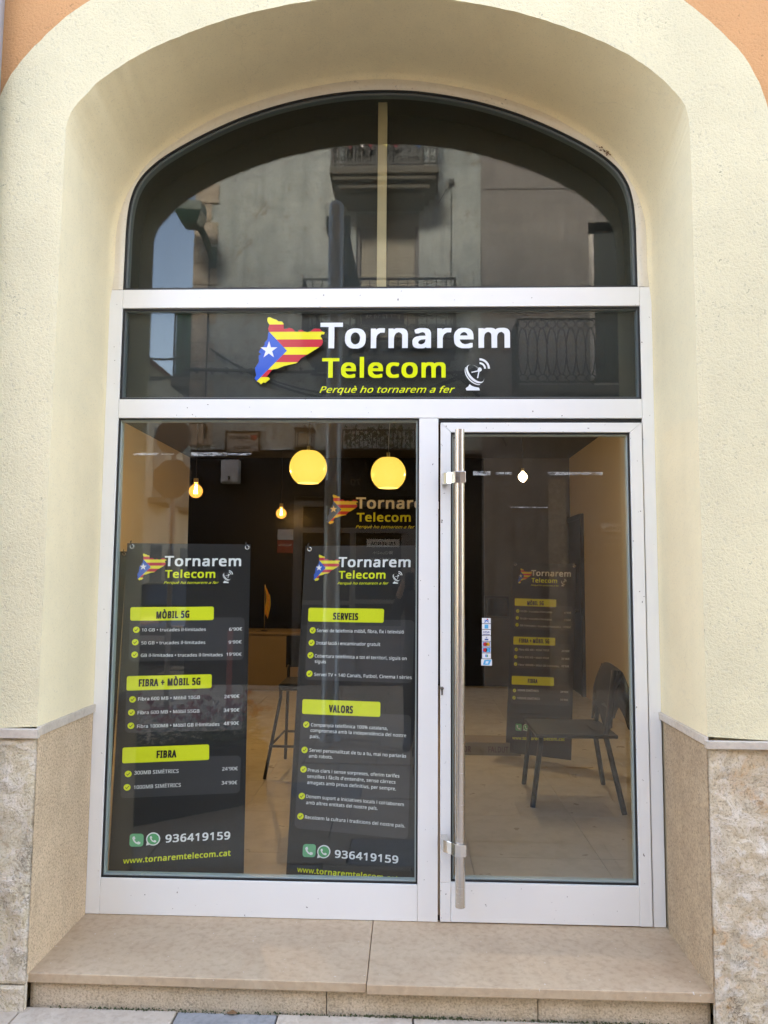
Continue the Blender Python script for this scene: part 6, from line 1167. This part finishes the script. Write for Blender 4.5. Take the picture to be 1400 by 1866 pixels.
# ------------------------------------------------------------------ the photographer
pe = thing('person', 'person in a dark jacket and trousers holding up a phone to take the photograph', 'person', (.09, -3.64, -.15))
V = []; Ed = []; Rd = []
def jn(p, r, frm=None):
    V.append(p); Rd.append(r); i = len(V) - 1
    if frm is not None: Ed.append((frm, i))
    return i
pel = jn((.09, -3.66, .76), .15); wa = jn((.09, -3.66, .92), .135, pel); ch = jn((.09, -3.64, 1.10), .155, wa); sh = jn((.09, -3.63, 1.23), .13, ch); nk = jn((.09, -3.62, 1.33), .058, sh); hd = jn((.085, -3.60, 1.41), .072, nk); h2 = jn((.085, -3.595, 1.49), .092, hd); h3 = jn((.085, -3.60, 1.56), .07, h2)
nose = jn((.083, -3.495, 1.455), .012, h2)
for sx in (-1, 1):
    hip = jn((.09 + sx * .10, -3.66, .68), .105, pel); kn = jn((.09 + sx * .12, -3.63, .31), .066, hip); an = jn((.09 + sx * .13, -3.67, -.07), .046, kn); ft = jn((.09 + sx * .14, -3.60, -.105), .043, an); jn((.09 + sx * .155, -3.50, -.112), .038, ft)
    s1 = jn((.09 + sx * .20, -3.63, 1.22), .072, sh); el = jn((.09 + sx * .27, -3.52, 1.03), .050, s1)
    hx = -.100 if sx < 0 else .020
    wr = jn((hx + sx * .02, -3.285, 1.29), .030, el); pm_ = jn((hx, -3.245, 1.345), .030, wr)
    for q in range(4):
        z = 1.325 + q * .021; L = (.9, 1.0, .95, .8)[q]
        a = jn((hx + (.004 if sx < 0 else -.004), -3.238, z), .010, pm_); b = jn((hx - (-sx) * -.004 , -3.226, z + .003), .0088, a) if False else jn((hx + sx * .006, -3.224, z + .003), .0088, a)
        jn((hx - sx * .026 * L, -3.232 + .004, z + .006), .0078, b) if False else jn((hx + sx * -.012, -3.238, z + .006), .0075, b)
    t1 = jn((hx - sx * .006, -3.262, 1.352), .012, pm_); jn((hx - sx * .030, -3.252, 1.385), .009, t1)
me = bpy.data.meshes.new('body'); me.from_pydata(V, Ed, []); bo = bpy.data.objects.new('body', me); C.objects.link(bo)
sk = bo.modifiers.new('skin', 'SKIN'); sk.use_smooth_shade = True
for i, r in enumerate(Rd): me.skin_vertices[0].data[i].radius = (r * (1.25 if i in (wa, ch, sh) else 1), r * (.85 if i in (pel, wa, ch, sh) else 1)); me.skin_vertices[0].data[i].use_root = (i == 0)
ss = bo.modifiers.new('sub', 'SUBSURF'); ss.levels = 2; ss.render_levels = 2
bpy.context.view_layer.update(); ev = bo.evaluated_get(bpy.context.evaluated_depsgraph_get()); nm = bpy.data.meshes.new_from_object(ev); bo.modifiers.clear(); bo.data = nm
nm.materials.clear()
for k in ('skin', 'jacket_navy', 'trousers_dark', 'tyre_rubber'): nm.materials.append(MATS[k])
for p in nm.polygons:
    c = p.center; p.material_index = 3 if c.z < -.05 else 2 if c.z < .80 else 0 if (c.z > 1.335 and c.y < -3.40) or (c.y > -3.30) else 1; p.use_smooth = True
bo.parent = pe; bo.matrix_parent_inverse = Matrix.Translation(-pe.location)
m = MB(); nu, nv = 20, 12
for j in range(nv + 1):
    th = R(8 + 92 * j / nv)
    for i in range(nu):
        a = 2 * math.pi * i / nu; lim = th if math.sin(a) < .25 else min(th, R(58)); r = .104 + .006 * noise.noise(Vector((i, j, 2)))
        m.v.append((.085 + r * .92 * math.sin(lim) * math.cos(a), -3.605 + r * 1.08 * math.sin(lim) * math.sin(a), 1.50 + r * 1.12 * math.cos(lim)))
m.f = [(j * nu + i, j * nu + (i + 1) % nu, (j + 1) * nu + (i + 1) % nu, (j + 1) * nu + i) for j in range(nv) for i in range(nu)]; m.m = [0] * len(m.f); m.build('hair', 'hair', pe, smooth=True)
for sx in (-1, 1):
    MB().lathe([(.001, -.009), (.007, -.006), (.010, 0), (.007, .006), (.001, .009)], (.085 + sx * .032, -3.508, 1.482), 10).build('eye', 'print_white', pe, smooth=True)
    MB().lathe([(.001, -.03), (.012, -.02), (.016, 0), (.012, .022), (.001, .03)], (.085 + sx * .092, -3.60, 1.475), 10).build('ear', 'skin', pe, smooth=True)
MB().box(.062, .108, -3.506, -3.498, 1.418, 1.424).build('mouth', 'petal_red', pe)
ph = thing('phone', 'black smartphone held upright in both hands in front of the photographer', 'phone', (-.04, -3.226, 1.38)); box('phone_body', 'phone_black', ph, -.078, -.002, -3.236, -3.228, 1.300, 1.458, bevel=.003); MB().tube([(-.04, -3.228, 1.4375), (-.04, -3.2255, 1.4375)], .009, 16).build('phone_lens', 'screen_black', ph)
